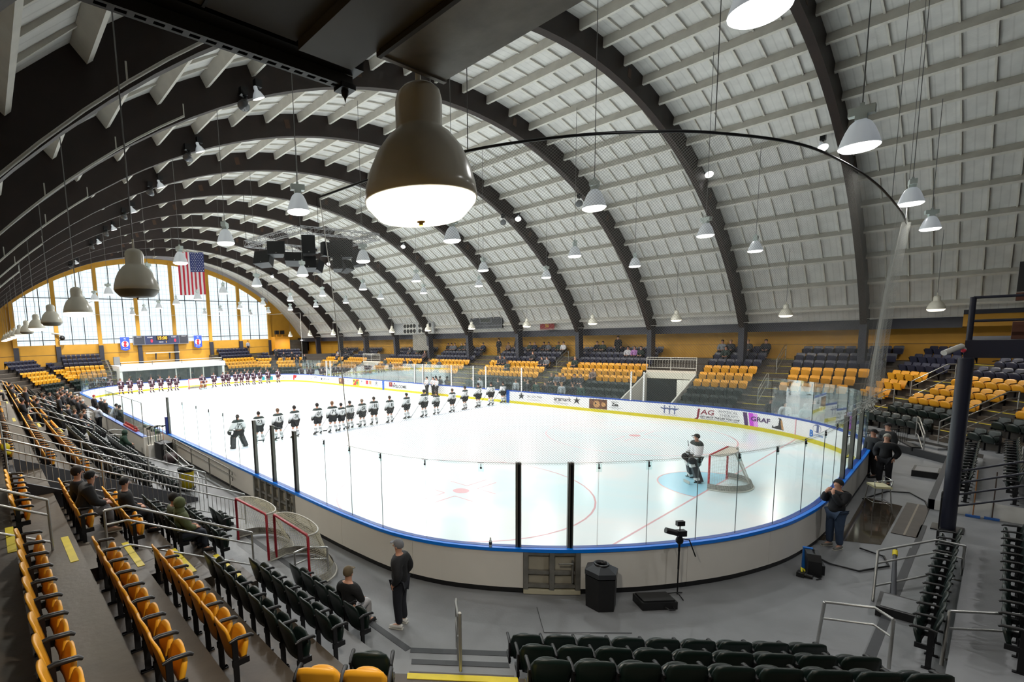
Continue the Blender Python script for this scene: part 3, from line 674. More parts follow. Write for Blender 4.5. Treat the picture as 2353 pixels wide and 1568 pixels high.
# painted edge strips on the lowest step
for side, (A, B) in SIDES.items():
    a, b = corner(A, 0), corner(B, 0)
    segs = [(a, b)] if side not in ('near', 'far', 'left', 'right') else ([(a, (-2.5, a[1])), ((1.83, b[1]), b)] if side == 'near' else [(a, (5.7, a[1])), ((-7.5, b[1]), b)] if side == 'far' else [(a, (a[0], 11.8)), ((a[0], 15.2), b)] if side == 'left' else [(a, (a[0], 10.75)), ((a[0], 14.15), (a[0], 46.9)), ((a[0], 50.5), b)])
    for p, q in segs:
        z = zt(1, 'near_right') if side in ('diag_nr',) or (side == 'near' and p[0] > 0) else zt(1, side)
        d = (Vector(q) - Vector(p)).normalized(); nn = Vector((d.y, -d.x)); cen = Vector((0, 31)); 
        if (cen - Vector(p)).dot(nn) > 0: nn = -nn
        MB().prism([(p[0]-nn.x*.02, p[1]-nn.y*.02, 0), (q[0]-nn.x*.02, q[1]-nn.y*.02, 0), (q[0] + nn.x*.12, q[1] + nn.y*.12, 0), (p[0] + nn.x*.12, p[1] + nn.y*.12, 0)], (0, 0, z + .006)).obj('edge_strip', M_DARKEDGE, stands[side])
# aisles: (side, centre along the row, width)
def frame(side, k, u):
    """back-top point of row k at coordinate u along the row, plus unit vectors (along, inward)"""
    j = k - 1
    if side == 'left': return (-(15.25 + .9*j + (.1 if k == 6 else 0)), u), (0, 1), (1, 0), R(-90)
    if side == 'right': return (15.25 + .9*j, u), (0, 1), (-1, 0), R(90)
    if side == 'near': return (u, -2.5 - .9*j), (1, 0), (0, 1), 0.
    if side == 'far': return (u, 64.35 + .78*j), (1, 0), (0, -1), R(180)
    c = 12.0 + .9 * S2 * j; i2 = 1 / S2
    if side == 'diag_nl': return ((-c + u*S2) / 2, (-c - u*S2) / 2), (i2, -i2), (i2, i2), R(-45)
    if side == 'diag_nr': return ((c + u*S2) / 2, (-c + u*S2) / 2), (i2, i2), (-i2, i2), R(45)
    e = 74.45 + .9 * S2 * j
    if side == 'diag_fr': return ((e - u*S2) / 2, (e + u*S2) / 2), (-i2, i2), (-i2, -i2), R(135)
    if side == 'diag_fl': return ((-e - u*S2) / 2, (e - u*S2) / 2), (-i2, -i2), (i2, -i2), R(-135)
M_NOSE = mat('yellow nosing', (205, 184, 20), .5, nz=.1, scale=6)
def aisle(side, u, wd, k0=2, k1=9, near=False, zs=None):
    st = stands[side]
    for k in range(k0, k1 + 1):
        p, t, n_, rz = frame(side, k, u); z = zt(k, zs or side)
        fx, fy = p[0] + n_[0] * .78, p[1] + n_[1] * .78
        MB().obox((fx - n_[0]*.05, fy - n_[1]*.05, z + .004), (t[0]*wd/2, t[1]*wd/2, 0), (n_[0]*.06, n_[1]*.06, 0), (0, 0, .005)).obj('nosing', M_NOSE if k > 2 else M_DARKEDGE, st)
        zl = zt(k - 1, zs or side)
        MB().obox((fx + n_[0]*.17, fy + n_[1]*.17, (z + zl)/2 - (z-zl)/4), (t[0]*wd/2, t[1]*wd/2, 0), (n_[0]*.17, n_[1]*.17, 0), (0, 0, (z - zl)/4)).obj('half_step', M_TREAD if k > 2 else M_CONC, st)
AISLES = {'left': [(7.45, 1.4), (28.3, 1.5), (38.6, 1.4), (50.4, 1.4)], 'right': [(6.45, 1.4), (22.0, 1.5), (31.2, 2.6), (39.0, 1.5), (55.6, 1.3)],
          'diag_nl': [(-11.9, 1.55), (-5.9, .9)], 'diag_nr': [(7.0, 1.4), (11.6, 1.2)], 'near': [(-8.95, .6)], 'far': [(-8.0 + .05, .9), (6.2, .9), (12.2, .9)], 'diag_fr': [(-31.0, 1.0)], 'diag_fl': [(-56.5, 1.2)]}
for side, L in AISLES.items():
    for u, wd in L:
        if side == 'near' or (side == 'diag_nl' and u > -6): continue
        aisle(side, u, wd)
# ------------------------------------------------------------------ seats
def seat_back_mesh(nm, m_):
    mb = MB(); nx, nz = 8, 6; W_, H_ = .25, .50; fr = []; 
    for layer, dy in ((0, 0.), (1, .028)):
        for j in range(nz + 1):
            v = j / nz; z = .35 + H_ * v
            w_ = W_ * (1 - .22 * (1 - v)**2) * (1 if v < .55 else math.sqrt(max(0, 1 - ((v - .55) / .45)**2 * .3)))
            for i in range(nx + 1):
                x = (2*i/nx - 1); zz = z - .04 * abs(x)**3 * max(0, v - .5) * 2
                fr.append((x * w_, dy + .03 * x*x + .07 - .10 * v, zz))
    N = (nx+1)*(nz+1); fs = []
    for j in range(nz):
        for i in range(nx):
            a = j*(nx+1)+i; fs += [(a, a+1, a+nx+2, a+nx+1), (N+a, N+a+nx+1, N+a+nx+2, N+a+1)]
    for i in range(nx): a = i; b = nz*(nx+1)+i; fs += [(a, N+a, N+a+1, a+1), (b, b+1, N+b+1, N+b)]
    for j in range(nz): a = j*(nx+1); b = a+nx; fs += [(a, a+nx+1, N+a+nx+1, N+a), (b, N+b, N+b+nx+1, b+nx+1)]
    mb.add(fr, fs, 0, True); return mb.mesh(nm, m_)
def seat_pan_mesh(nm, m_):
    mb = MB(); nx, nz = 6, 5; fr = []
    for layer, dy in ((0, 0.), (1, .055)):
        for j in range(nz + 1):
            v = j / nz; w_ = .235 * (1 if v < .5 else math.sqrt(max(0, 1 - ((v - .5)/.5)**2 * .5)))
            for i in range(nx + 1):
                x = 2*i/nx - 1; fr.append((x * w_, .19 + dy * (1 if 0 < v < 1 else .6) + .08 * v - .02*x*x, .33 + .345 * v - .05*abs(x)**3 * v))
    N = (nx+1)*(nz+1); fs = []
    for j in range(nz):
        for i in range(nx):
            a = j*(nx+1)+i; fs += [(a, a+1, a+nx+2, a+nx+1), (N+a, N+a+nx+1, N+a+nx+2, N+a+1)]
    for i in range(nx): a = i; b = nz*(nx+1)+i; fs += [(a, N+a, N+a+1, a+1), (b, b+1, N+b+1, N+b)]
    for j in range(nz): a = j*(nx+1); b = a+nx; fs += [(a, a+nx+1, N+a+nx+1, N+a), (b, N+b, N+b+nx+1, b+nx+1)]
    mb.add(fr, fs, 0, True); return mb.mesh(nm, m_)
def pan_down_mesh(nm, m_):
    mb = MB(); mb.obox((0, .28, .44), (.2, 0, 0), (0, .2, .02), (0, 0, .022)); return mb.mesh(nm, m_)
SM = {'yellow': mat('golden yellow seat plastic', (214, 150, 34), .42, nz=.05, scale=3), 'green': mat('dark green seat plastic', (11, 26, 22), .38, nz=.1, scale=3), 'navy': mat('navy seat plastic', (36, 38, 56), .42, nz=.1, scale=3)}
BK = {c: seat_back_mesh('backrest_' + c, m_) for c, m_ in SM.items()}; PN = {c: seat_pan_mesh('seat_pan_' + c, m_) for c, m_ in SM.items()}; PD = {c: pan_down_mesh('seat_pan_open_' + c, m_) for c, m_ in SM.items()}
arm = MB().tube([(0, .02, .66), (0, .12, .68), (0, .30, .665), (0, .335, .64)], [.02, .026, .026, .018], 6)
ARM = arm.mesh('armrest', M_BLACK)
LEG = MB().box((-.014, .05, 0), (.014, .12, .66)).box((-.02, .04, .32), (.02, .26, .4)).box((-.03, -.0, 0), (.03, .16, .02)).mesh('stanchion', M_BLACKM)
def col_of(k): return 'green' if k <= 3 else 'yellow' if k <= 6 else 'navy'
BLOCKS = {'left': [(2.95, 6.7), (8.25, 11.7), (15.35, 27.5), (29.1, 37.8), (39.4, 49.6), (51.2, 59.4)], 'right': [(1.95, 5.76), (7.18, 10.66), (14.25, 21.25), (22.75, 29.85), (32.55, 38.3), (39.75, 46.85), (50.6, 54.9), (56.3, 60.5)],
          'diag_nl': [(-13.08, -12.72), (-11.1, -6.35)], 'near': [(-8.6, -2.7), (2.0, 9.1)], 'diag_nr': [(4.6, 6.3), (7.7, 11.0), (12.2, 13.4)],
          'far': [(-12.6, -8.4), (6.7, 11.7)], 'diag_fr': None, 'diag_fl': None}
SEATS = []; TAKEN = []     # TAKEN: seats somebody sits on
SP = .525
def corner_clip(side, k, a, b):
    j = k - 1
    if side == 'left' and a < 4: a = 3.25 - .373*j + .45
    if side == 'right' and a < 4: a = 3.25 - .373*j + .45 if k > 1 else 9
    if side == 'diag_nl' and a < -12.9: a = -13.08 - .373*j + .38
    if side == 'diag_nr' and a < 5: a = 4.95 - .373*j + .35
    if side == 'diag_nr' and b > 13: b = 13.08 + .373*j - .4
    if side == 'near' and a > 0: b = 9.5 + .373*j - .45
    return a, b
for side, BL in BLOCKS.items():
    if BL is None: continue
    for bi, (a0, b0) in enumerate(BL):
        for k in range(1, 10):
            if side == 'diag_nl' and k > (4 if bi == 0 else 3): continue
            if side == 'near' and a0 < 0 and k > 3: continue
            if side == 'near' and a0 > 0 and k > 6: continue
            if side == 'left' and a0 < 9 and k > 6: continue
            if side == 'diag_nr' and k == 1: continue
            a, b = corner_clip(side, k, a0, b0)
            if side == 'left' and k == 1 and 8 < a < 9: a = 10.6
            n_s = int((b - a) / SP + .15)
            if n_s < 1: continue
            st_ = (a + b) / 2 - (n_s - 1) * SP / 2 if not (side == 'left' and bi == 0) else b - (n_s - .5) * SP
            for i in range(n_s):
                p, t, n_, rz = frame(side, k, st_ + i * SP)
                z = zt(k, 'far' if side == 'far' else 'near_right' if (side == 'near' and a0 > 0) else None)
                SEATS.append([side, bi, k, i, n_s, p[0], p[1], z, rz])
for side, sx in (('diag_fr', 1), ('diag_fl', -1)):
    for k in range(1, 10):
        e = 74.45 + .9*S2*(k-1); x0, x1 = 9.9 + .45*(k-1)*.6, 15.0 + .45*(k-1)
        n_s = int((x1 - x0) * S2 / SP)
        for i in range(n_s):
            x = x0 + (i + .5) * SP / S2
            if abs(i - n_s * .45) < 1.2: continue
            if e - x > 69.8: continue
            SEATS.append([side, 0, k, i, n_s, sx * x, e - x, zt(k), R(135) if sx > 0 else R(-135)])
def cam_uv(x, y, z):
    d = Vector((x, y, z)) - CAMLOC; t = d.dot(CF)
    if t < .3: return None
    return 889.9 + 1141.6 * d.dot(CR) / t, 912.3 - 1141.6 * d.dot(CU) / t, t
cand = []
for s in SEATS:
    q = cam_uv(s[5], s[6], s[7] + .7)
    if q is None or not (-60 < q[0] < 2413 and 0 < q[1] < 1640): s.append(1e9); 
    else: s.append(q[2] if s[0] != 'diag_nr' else q[2] * .92)
SEATS = [s for s in SEATS if s[9] < 1e8]
SEATS.sort(key=lambda s: s[9])
PERSON_SEATS = []   # filled by the crowd script: (side, k, u)
def ordn(i): return ORD[i] if i < len(ORD) else '%dth' % i
ROWN = {1: 'front', 2: 'second', 3: 'third', 4: 'fourth', 5: 'fifth', 6: 'sixth', 7: 'seventh', 8: 'eighth', 9: 'top'}
BLN = {}
def block_name(side, bi):
    n = NICE[side]
    if side in ('left', 'right'): return '%s stand, %s block from camera' % (n, ordn(bi + 1))
    if side == 'near': return 'near end stand %s of tunnel' % ('left' if bi == 0 else 'right')
    return '%s stand, %s block' % (n, ordn(bi + 1))
def make_seats(occupied):
    protos = {}; cnt = 0; far = {c: MB() for c in SM}; farb = MB()
    for s in SEATS:
        side, bi, k, i, n_s, x, y, z, rz, dd = s; c = col_of(k)
        occ = any((x - ox)**2 + (y - oy)**2 < .07 and abs(z - oz) < .25 for ox, oy, oz in occupied)
        if cnt < 296:
            key = (c, occ)
            if key not in protos:
                o = thing('stadium_seat', '', 'seat'); link('backrest', BK[c], o); link('seat_pan', PD[c] if occ else PN[c], o)
                link('armrest', ARM, o, (.265, 0, 0)); link('stanchion', LEG, o, (.265, 0, 0)); protos[key] = o
            else: o = copy_tree(protos[key])
            o.location = (x, y, z); o.rotation_euler = (0, 0, rz)
            o['label'] = '%s seat, %s in %s row, %s' % ({'yellow': 'yellow', 'green': 'green', 'navy': 'navy'}[c], ordn(i + 1), ROWN[k], block_name(side, bi))
            o['category'] = 'seat'; o['group'] = '%s folding seats in the %s stand' % (c, NICE[side]); cnt += 1
            if i == 0 and cnt < 290: link('armrest', ARM, o, (-.265, 0, 0)); link('stanchion', LEG, o, (-.265, 0, 0))
        else:
            M_ = Matrix.Translation((x, y, z)) @ Matrix.Rotation(rz, 4, 'Z')
            def sh(mb, pts, fs): mb.add([M_ @ Vector(p) for p in pts], fs)
            def slab(mb, w0, w1, z0, z1, y0, y1, t_):
                P = [(-w0, y0, z0), (w0, y0, z0), (w1, y1, z1 - .05), (w1*.72, y1, z1), (-w1*.72, y1, z1), (-w1, y1, z1 - .05)]
                Q = [(a_, b_ + t_, c_) for a_, b_, c_ in P]
                sh(mb, P + Q, [(5, 4, 3, 2, 1, 0), (6, 7, 8, 9, 10, 11)] + [(j, (j+1) % 6, 6 + (j+1) % 6, 6 + j) for j in range(6)])
            slab(far[c], .2, .235, .43, .86, .07, -.02, .03)
            if occ: slab(far[c], .2, .2, .42, .5, .1, .42, .04)
            else: slab(far[c], .19, .21, .36, .73, .19, .27, .05)
            sh(farb, [(.24, .02, 0), (.28, .02, 0), (.28, .3, .66), (.24, .3, .66), (.24, .02, .66), (.28, .02, .66)], [(0, 1, 5, 4), (4, 5, 2, 3), (0, 4, 3), (1, 2, 5)])
    for c, mb in far.items():
        if mb.v:
            o = mb.obj('stadium_seats', SM[c], kind='stuff'); tag(o, '%s folding seats filling the rest of the far and side stands' % {'yellow': 'golden yellow', 'green': 'dark green', 'navy': 'navy'}[c], 'seats')
    o = farb.obj('seat_frames', M_BLACKM, kind='stuff'); tag(o, 'black frames between the seats of the distant stands', 'seats')

# ------------------------------------------------------------------ rails
def rail_set(label, posts, tops, mids=(.5,), group='tube handrails on the stands', m_=None, r_=.024, name='handrail'):
    """posts: base points; tops: polyline of the top rail; mids: drops of the lower rails"""
    t = thing(name, label, 'railing', (0,0,0), 0, group); m_ = m_ or M_STEEL
    MB().tube(tops, r_, 8).obj('top_rail', m_, t)
    for dz in mids: MB().tube([(x, y, z - dz) for x, y, z in tops], r_ * .85, 8).obj('lower_rail', m_, t)
    for a, b in posts: MB().tube([a, b], r_, 8).obj('post', m_, t)
    return t
def aisle_rail(side, u, k0, k1, label):
    p0, t, n_, rz = frame(side, k0, u); p1 = frame(side, k1, u)[0]; z0, z1 = zt(k0), zt(k1)
    a = (p0[0] + n_[0]*.5, p0[1] + n_[1]*.5); b = (p1[0] + n_[0]*.35, p1[1] + n_[1]*.35)
    c = (b[0] + n_[0]*.38, b[1] + n_[1]*.38)
    rail_set(label, [((a[0], a[1], z0), (a[0], a[1], z0 + .92)), ((b[0], b[1], z1), (b[0], b[1], z1 + .92))], [(a[0], a[1], z0 + .92), (c[0], c[1], z1 + .92), (b[0], b[1], z1 + .92)], (.28, .78))
aisle_rail('left', 7.6, 2, 5, 'steel handrail with three bars along the nearest left aisle behind the seated men')
aisle_rail('left', 7.6, 6, 9, 'steel handrail with bent post at the far left edge, above the yellow row')
aisle_rail('left', 28.3, 2, 5, 'steel handrail on the second left aisle beyond the ramp')
aisle_rail('left', 28.3, 6, 9, 'steel handrail high on the second left aisle at the left edge')
aisle_rail('left', 38.6, 2, 5, 'steel handrail on the third left aisle among standing people')
aisle_rail('left', 50.4, 5, 9, 'steel handrail on the fourth left aisle beside navy seats')
aisle_rail('right', 6.45, 3, 5, 'steel handrail by yellow seats on the nearest right aisle')
aisle_rail('right', 6.45, 7, 9, 'steel handrail by navy seats on the nearest right aisle')
aisle_rail('right', 22.0, 6, 8, 'steel handrail on the second right aisle')
aisle_rail('diag_nr', 11.6, 2, 4, 'steel handrail by green seats in the near right corner')
aisle_rail('diag_nr', 11.6, 5, 7, 'long steel handrail by yellow seats in the near right corner')
aisle_rail('diag_nr', 7.0, 2, 5, 'steel handrail at right edge of the near right corner stand')
aisle_rail('far', -7.95, 4, 8, 'dark handrail on the steps left of the white entrance block')
aisle_rail('right', 55.6, 3, 7, 'steel handrail on the far steps of the right stand')
def low_rail(side, u, label, dz=0.):
    p, t, n_, rz = frame(side, 1, u); f0 = (p[0] + n_[0]*.25, p[1] + n_[1]*.25); f1 = (p[0] + n_[0]*1.1, p[1] + n_[1]*1.1); c = (f0[0] + n_[0]*.3, f0[1] + n_[1]*.3); z0 = .05 + dz
    rail_set(label, [((f0[0], f0[1], z0), (f0[0], f0[1], z0 + .9)), ((f1[0], f1[1], 0), (f1[0], f1[1], .82))], [(f0[0], f0[1], z0 + .9), (c[0], c[1], z0 + .93), (f1[0], f1[1], .82)], (.28, .8) if not dz else (.28,))
low_rail('left', 6.85, 'short steel handrail beside the spare goals at the foot of the left aisle')
low_rail('left', 28.3, 'short steel handrail behind the man in the green hood')
low_rail('left', 38.6, 'short steel handrail beside the man with crossed arms')
rail_set('bright short handrail with square post at the steps between green seats, bottom centre', [((-13.75, 3.1, .0), (-13.75, 3.1, .93)), ((-14.45, 2.4, .25), (-14.45, 2.4, 1.2)), ((-15.1, 1.75, .9), (-15.1, 1.75, 1.78))], [(-13.75, 3.1, .93), (-13.95, 2.92, 1.02), (-14.45, 2.4, 1.2), (-15.1, 1.75, 1.78)], (.35,))
rail_set('steel handrail with three bars on the floor left of the black wheeled case, lower right', [((-6.3, -1.5, 0), (-5.9, -1.47, .95)), ((-4.35, -2.6, .3), (-4.35, -2.6, .95))], [(-5.9, -1.47, .95), (-4.5, -2.2, 1.0), (-4.35, -2.6, .95)], (.28, .78))
rail_set('steel handrail behind the right end of the front green seats, bottom right', [((-8.9, -1.1, 0), (-9.2, -1.2, .95)), ((-9.08, -2.02, .1), (-9.08, -2.02, .95))], [(-9.2, -1.2, .95), (-8.9, -1.78, .98), (-9.08, -2.02, .95)], (.3,))
rail_set('steel handrail running out of the frame at bottom right corner', [((-8.35, -2.55, .1), (-8.1, -2.57, .95)), ((-6.9, -4.6, 1.0), (-6.9, -4.6, 1.9))], [(-8.1, -2.57, .95), (-7.5, -3.3, .97), (-6.9, -4.6, 1.9)], (.3, .85))
rail_set('steel handrail with three bars on the stage steps at the near right corner', [((10.2, -1.0, 0), (10.2, -1.0, .95)), ((12.2, -.6, .46), (12.2, -.6, 1.4))], [(10.2, -1.0, .95), (11.7, -.7, 1.4), (12.2, -.6, 1.4)], (.25, .75))
# the tunnel (vomitory) under the left stand with its balustrades
def balustrade(y, side, label, x0=14.1, x1=19.8, ztop0=.95, ztop1=3.6):
    sx = -1 if side == 'left' else 1
    t = thing('balustrade', label, 'railing', (0,0,0), 0, 'balustrades beside the tunnels')
    L = [(sx * (x0 + (x1 - x0) * q), y, ztop0 + (ztop1 - ztop0) * q) for q in (0, .5, 1)]
    MB().tube(L + [(sx * (x1 + .5), y, ztop1)], .025, 8).obj('top_rail', M_STEEL, t)
    MB().tube([(x, y_, z - .26) for x, y_, z in L], .022, 8).obj('middle_rail', M_STEEL, t)
    MB().tube([(x, y_, z - .82) for x, y_, z in L], .018, 6).obj('bottom_rail', M_STEEL, t)
    for q in (0, .33, .66, 1): x = sx * (x0 + (x1 - x0)*q); z = ztop0 + (ztop1 - ztop0)*q; MB().tube([(x, y, max(0, z - .95)), (x, y, z)], .024, 8).obj('post', M_STEEL, t)
    bm2 = MB().tube([(0, 0, -.82), (0, 0, -.26)], .008, 5, cap=False).mesh('baluster', M_STEEL)
    for i in range(1, 46):
        q = i / 46; link('baluster', bm2, t, (sx * (x0 + (x1 - x0)*q), y, ztop0 + (ztop1 - ztop0)*q))
balustrade(11.75, 'left', 'nearer of the two sloping steel balustrades with thin bars at left')
balustrade(15.25, 'left', 'farther of the two sloping steel balustrades at left, yellow ribbon tied on top')
MB().ball((-19.75, 15.2, 2.85), .12, 8, 6, sq=(1, .6, 1)).ball((-19.7, 15.15, 2.7), .09, 8, 6).obj('ribbon', M_NOSE)
tag(bpy.data.objects['ribbon'], 'yellow ribbon knotted on the rail post at left edge', 'ribbon')
M_SLATE = mat('slate grey wall', (56, 57, 62), .6, nz=.1)
for y in (11.8, 15.2):
    sg = 1 if y > 13 else -1
    MB().prism([(-14.47, y, 0), (-19.6, y, 0), (-19.6, y, 2.5), (-14.47, y, .12)], (0, .1 * -sg, 0)).obj('tunnel_wall', M_SLATE, stands['left'])
for y, o_ in ((10.72, .1), (14.18, -.1), (46.87, .1), (50.53, -.1)):
    MB().prism([(14.47, y, 0), (19.0, y, 0), (19.0, y, 2.35), (14.47, y, .5)], (0, o_, 0)).obj('tunnel_wall', mat('pale tunnel wall', (176, 172, 166), .6), stands['right'])
for y0, y1, nm in ((10.75, 14.15, 'near'), (46.9, 50.5, 'far')):
    MB().box((18.95, y0, 1.95), (19.1, y1, 2.55)).obj('tunnel_header', mat('cream header', (206, 198, 184), .6), stands['right'])
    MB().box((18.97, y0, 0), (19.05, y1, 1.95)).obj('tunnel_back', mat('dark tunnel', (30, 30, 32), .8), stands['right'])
    MB().box((18.9, y0 + .3, 0), (18.97, y0 + 1.2, 1.9)).obj('tunnel_door', M_BOARD, stands['right'])
    t = thing('guard_rail', 'white barred guard rail over the %s tunnel in the right stand' % nm, 'railing', (0,0,0), 0, 'guard rails over the right tunnels')
    for z in (2.75, 3.35, 3.5): MB().tube([(19.0, y0, z), (19.0, y1, z)], .025, 6).obj('rail', M_PIPE, t)
    for q in (0, .5, 1): MB().tube([(19.0, y0 + (y1-y0)*q, 2.55), (19.0, y0 + (y1-y0)*q, 3.5)], .025, 6).obj('post', M_PIPE, t)
    for q in range(1, 18): MB().tube([(19.0, y0 + (y1-y0)*q/18, 2.75), (19.0, y0 + (y1-y0)*q/18, 3.35)], .008, 4, cap=False).obj('baluster', M_PIPE, t)
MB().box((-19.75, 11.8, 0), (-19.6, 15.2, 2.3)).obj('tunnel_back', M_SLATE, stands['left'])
# ------------------------------------------------------------------ hanging lamps
DOME = [(.02, .47), (.06, .46), (.10, .445), (.135, .41), (.147, .36), (.147, .2), (.155, .185), (.2, .15), (.27, .06), (.32, -.05), (.35, -.16), (.36, -.235), (.35, -.24), (.34, -.235)]
dome_m = MB().lathe(DOME, 40).lathe([(.149, .19), (.157, .185), (.157, .178), (.149, .176)], 40).lathe([(.018, .62), (.018, .47)], 8).mesh('shade', M_ENAMEL)
LENS = [(.352, -.235), (.348, -.26), (.30, -.315), (.27, -.345), (.16, -.362), (.0, -.366)]
lens_m = MB().lathe(LENS, 40).mesh('lens', M_GLOWW); lens_off = MB().lathe(LENS, 40).mesh('lens_unlit', mat('unlit lens', (120, 116, 104), .4))
knob_m = MB().lathe([(.0, -.395), (.012, -.393), (.014, -.375), (.026, -.37), (.028, -.362), (0, -.36)], 12).mesh('lens_knob', mat('brass knob', (150, 110, 40), .35, metal=.6))
BAY = [(.09, .33), (.12, .31), (.17, .26), (.23, .14), (.28, .0), (.325, -.15), (.33, -.17), (.32, -.17)]
bay_m = MB().lathe(BAY, 32).mesh('reflector', M_ALU)
blens_m = MB().lathe([(.325, -.165), (.32, -.19), (.26, -.235), (.1, -.25), (0, -.252)], 32).mesh('lens', M_GLOW)
ball_m = MB().box((-.2, -.09, .42), (.2, .09, .58)).box((-.09, -.09, .33), (.09, .09, .42)).box((-.03, -.03, .58), (.03, .03, .66)).mesh('ballast_box', mat('white ballast box', (206, 216, 212), .4))
def lamp(kind, x, y, z, label, group, lit=True, sc=1.):
    if kind == 'dome' and x < 0: sc = .95 if y < 0 else .88
    if kind == 'dome' and x < 0 and y < 0: x = -17.79; z = 6.74
    if kind == 'dome' and x > 0: sc = .95
    t = thing('dome_lamp' if kind == 'dome' else 'high_bay_lamp', label, 'lamp', (x, y, z), random.uniform(0, 3), group); t.scale = (sc,) * 3
    if kind == 'dome':
        link('shade', dome_m, t); link('lens', lens_m if lit else lens_off, t)
        if math.hypot(x + 18.09, y) < 8: link('lens_knob', knob_m, t)
    else: link('reflector', bay_m, t); link('lens', blens_m, t); link('ballast_box', ball_m, t)
    zr = roof(math.asin((x - XC) / (AX + .8)), .75)[1]
    h0 = .6 if kind == 'dome' else .64
    MB().tube([(0, 0, h0), (0, 0, (zr - z) / sc)], .011 if kind != 'dome' else .013, 5).obj('hanging_rod', M_CORD, t)
    if lit:
        a = area((x, y, z - (.39 if kind == 'dome' else .27) * sc), (P_SIDE if kind == 'dome' else 620. if y < -6 else P_RINK) * ((.22 if kind != 'dome' else 1.5 if x < 0 else .8) if y < 0 else 1. if kind == 'dome' else .36 if y < 6 else .6 if y < 12 else .95 if y < 20 else 1.3 if y < 26 else 1.6), .4, 'lamp_light', (1, .93, .8) if kind == 'dome' else (1, .99, .97))
        COL.objects.link(a); a.matrix_world = Matrix.Translation(a.location); a['kind'] = 'helper'
    return t
for i, y in enumerate(LY):
    lit = i not in (1, 3, 5)
    lamp('dome', -18.05, y + (.0 if i else .0), 6.72, 'huge cream enamel dome lamp hanging close overhead, glowing drop lens' if i == 0 else 'cream enamel dome lamp, %s behind the huge one in the left row%s' % (ORD[i], '' if lit else ', unlit'), 'dome lamps in the left row', lit)
    if i < 12: lamp('dome', 17.45, y, 6.42, 'white dome lamp low over the right stand, %s from the camera end' % ORD[i+1], 'dome lamps in the right row')
    lamp('bay', 11.1, y, 9.6, 'aluminium high bay lamp in the rightmost row above the ice, %s from the camera end' % ORD[i+1], 'high bay lamps over the ice')
    lamp('bay', 4.4, y, 9.7, 'aluminium high bay lamp in the middle row right of centre, %s from the camera end' % ORD[i+1], 'high bay lamps over the ice')
    lamp('bay', -4.75, y, 9.65, 'aluminium high bay lamp in the row left of centre, %s from the camera end' % ORD[i+1], 'high bay lamps over the ice', sc=1.08)
    lamp('bay', -11.75, y, 9.9, 'aluminium high bay lamp in the leftmost row above the ice, %s from the camera end' % ORD[i+1], 'high bay lamps over the ice', sc=1.08)
for x, nm in ((-11.75, 'left'), (-4.75, 'middle'), (4.4, 'right')):  # unseen lamps added to brighten the boards' outer face and near floor
    t = lamp('bay', x, -6.6, 9.7, 'added unseen high bay lamp over the near end stand, %s of three behind the camera line' % nm, 'added unseen lamps over the near end stand', sc=1.0)
def flood(x, y, z, aim, lit, label):
    t = thing('flood_lamp', label, 'floodlight', (x, y, z), 0, 'floodlights fixed on the arches')
    a = Vector(aim).normalized()
    MB().lathe([(.05, -.34), (.07, -.3), (.07, -.2), (.14, -.12), (.2, .0), (.215, .06)], 20, axis=a).obj('housing', M_ALU if lit else mat('dull aluminium', (96, 96, 96), .4, metal=.7), t)
    MB().lathe([(.21, .055), (.15, .075), (0, .085)], 20, axis=a).obj('lens', M_GLOW if lit else mat('dark lens', (60, 62, 64), .1), t)
    MB().tube([(0, 0, .25), (0, 0, .55)], .03, 6).box((-.12, -.1, .3), (.12, .1, .55)).obj('bracket', M_BLACKM, t)
    if lit:
        l = area((x + a.x * .12, y + a.y * .12, z + a.z * .12), 45, .3, 'flood_light', (1, .99, 1), 70, aim=a); COL.objects.link(l); l['kind'] = 'helper'
for j, k in enumerate((4, 5, 6, 7, 8, 9, 11)):
    y = AY[k] - .35
    flood(-11.6, y, 14.15, (.35, .1, -.9), True, 'lit floodlight on the left side of the roof, %s arch from the camera end' % ORD[j+1])
    flood(-12.15, y, 13.75, (-.4, -.3, -.9), False, 'unlit dull floodlight beside the lit one, left side, %s arch from the camera end' % ORD[j+1])
for j, (x, y, z, lit) in enumerate([(11.5, 3.25, 13.85, True), (12.38, 8.25, 14.1, True), (9.4, 14.3, 13.45, False), (11.43, 20.3, 13.95, True), (9.7, 20.3, 13.5, False), (11.35, 33.1, 13.95, True), (10.9, 45.3, 13.9, True), (10.3, 58, 13.9, True)]):
    flood(x, y, z, (-.55, -.35, -.8) if lit else (-.6, -.4, -.6), lit, '%s floodlight on the right side of the roof, %s from the camera end' % ('lit' if lit else 'unlit round', ORD[j+1]))
# sprinkler pipes along the left roof
for j, (y, a0, a1) in enumerate([(1.4, -50, -12), (7.4, -55, -28), (13.4, -55, -33), (19.5, -55, -38), (25.8, -55, -41), (32.2, -55, -43)]):
    pts = [(roof(R(a0 + (a1-a0)*i/12), -.1)[0], y, roof(R(a0 + (a1-a0)*i/12), -.1)[1]) for i in range(13)]
    t = thing('sprinkler_pipe', 'white sprinkler pipe curving up the left roof, %s from the camera end' % ORD[j+1], 'pipe', (0,0,0), 0, 'sprinkler pipes under the left roof')
    MB().tube(pts, .035, 6).obj('pipe', M_PIPE, t)
    for i in (2, 6, 9, 12): p = pts[i]; MB().tube([p, (p[0], p[1], p[2] + .35)], .018, 5).obj('branch', M_PIPE, t)
t = thing('main_pipe', 'white main pipe curving across the top left corner above the dark arch', 'pipe')
MB().tube([(roof(R(a), -.5)[0], -1.6, roof(R(a), -.5)[1]) for a in range(-50, -8, 3)], .05, 8).obj('pipe', M_PIPE, t)

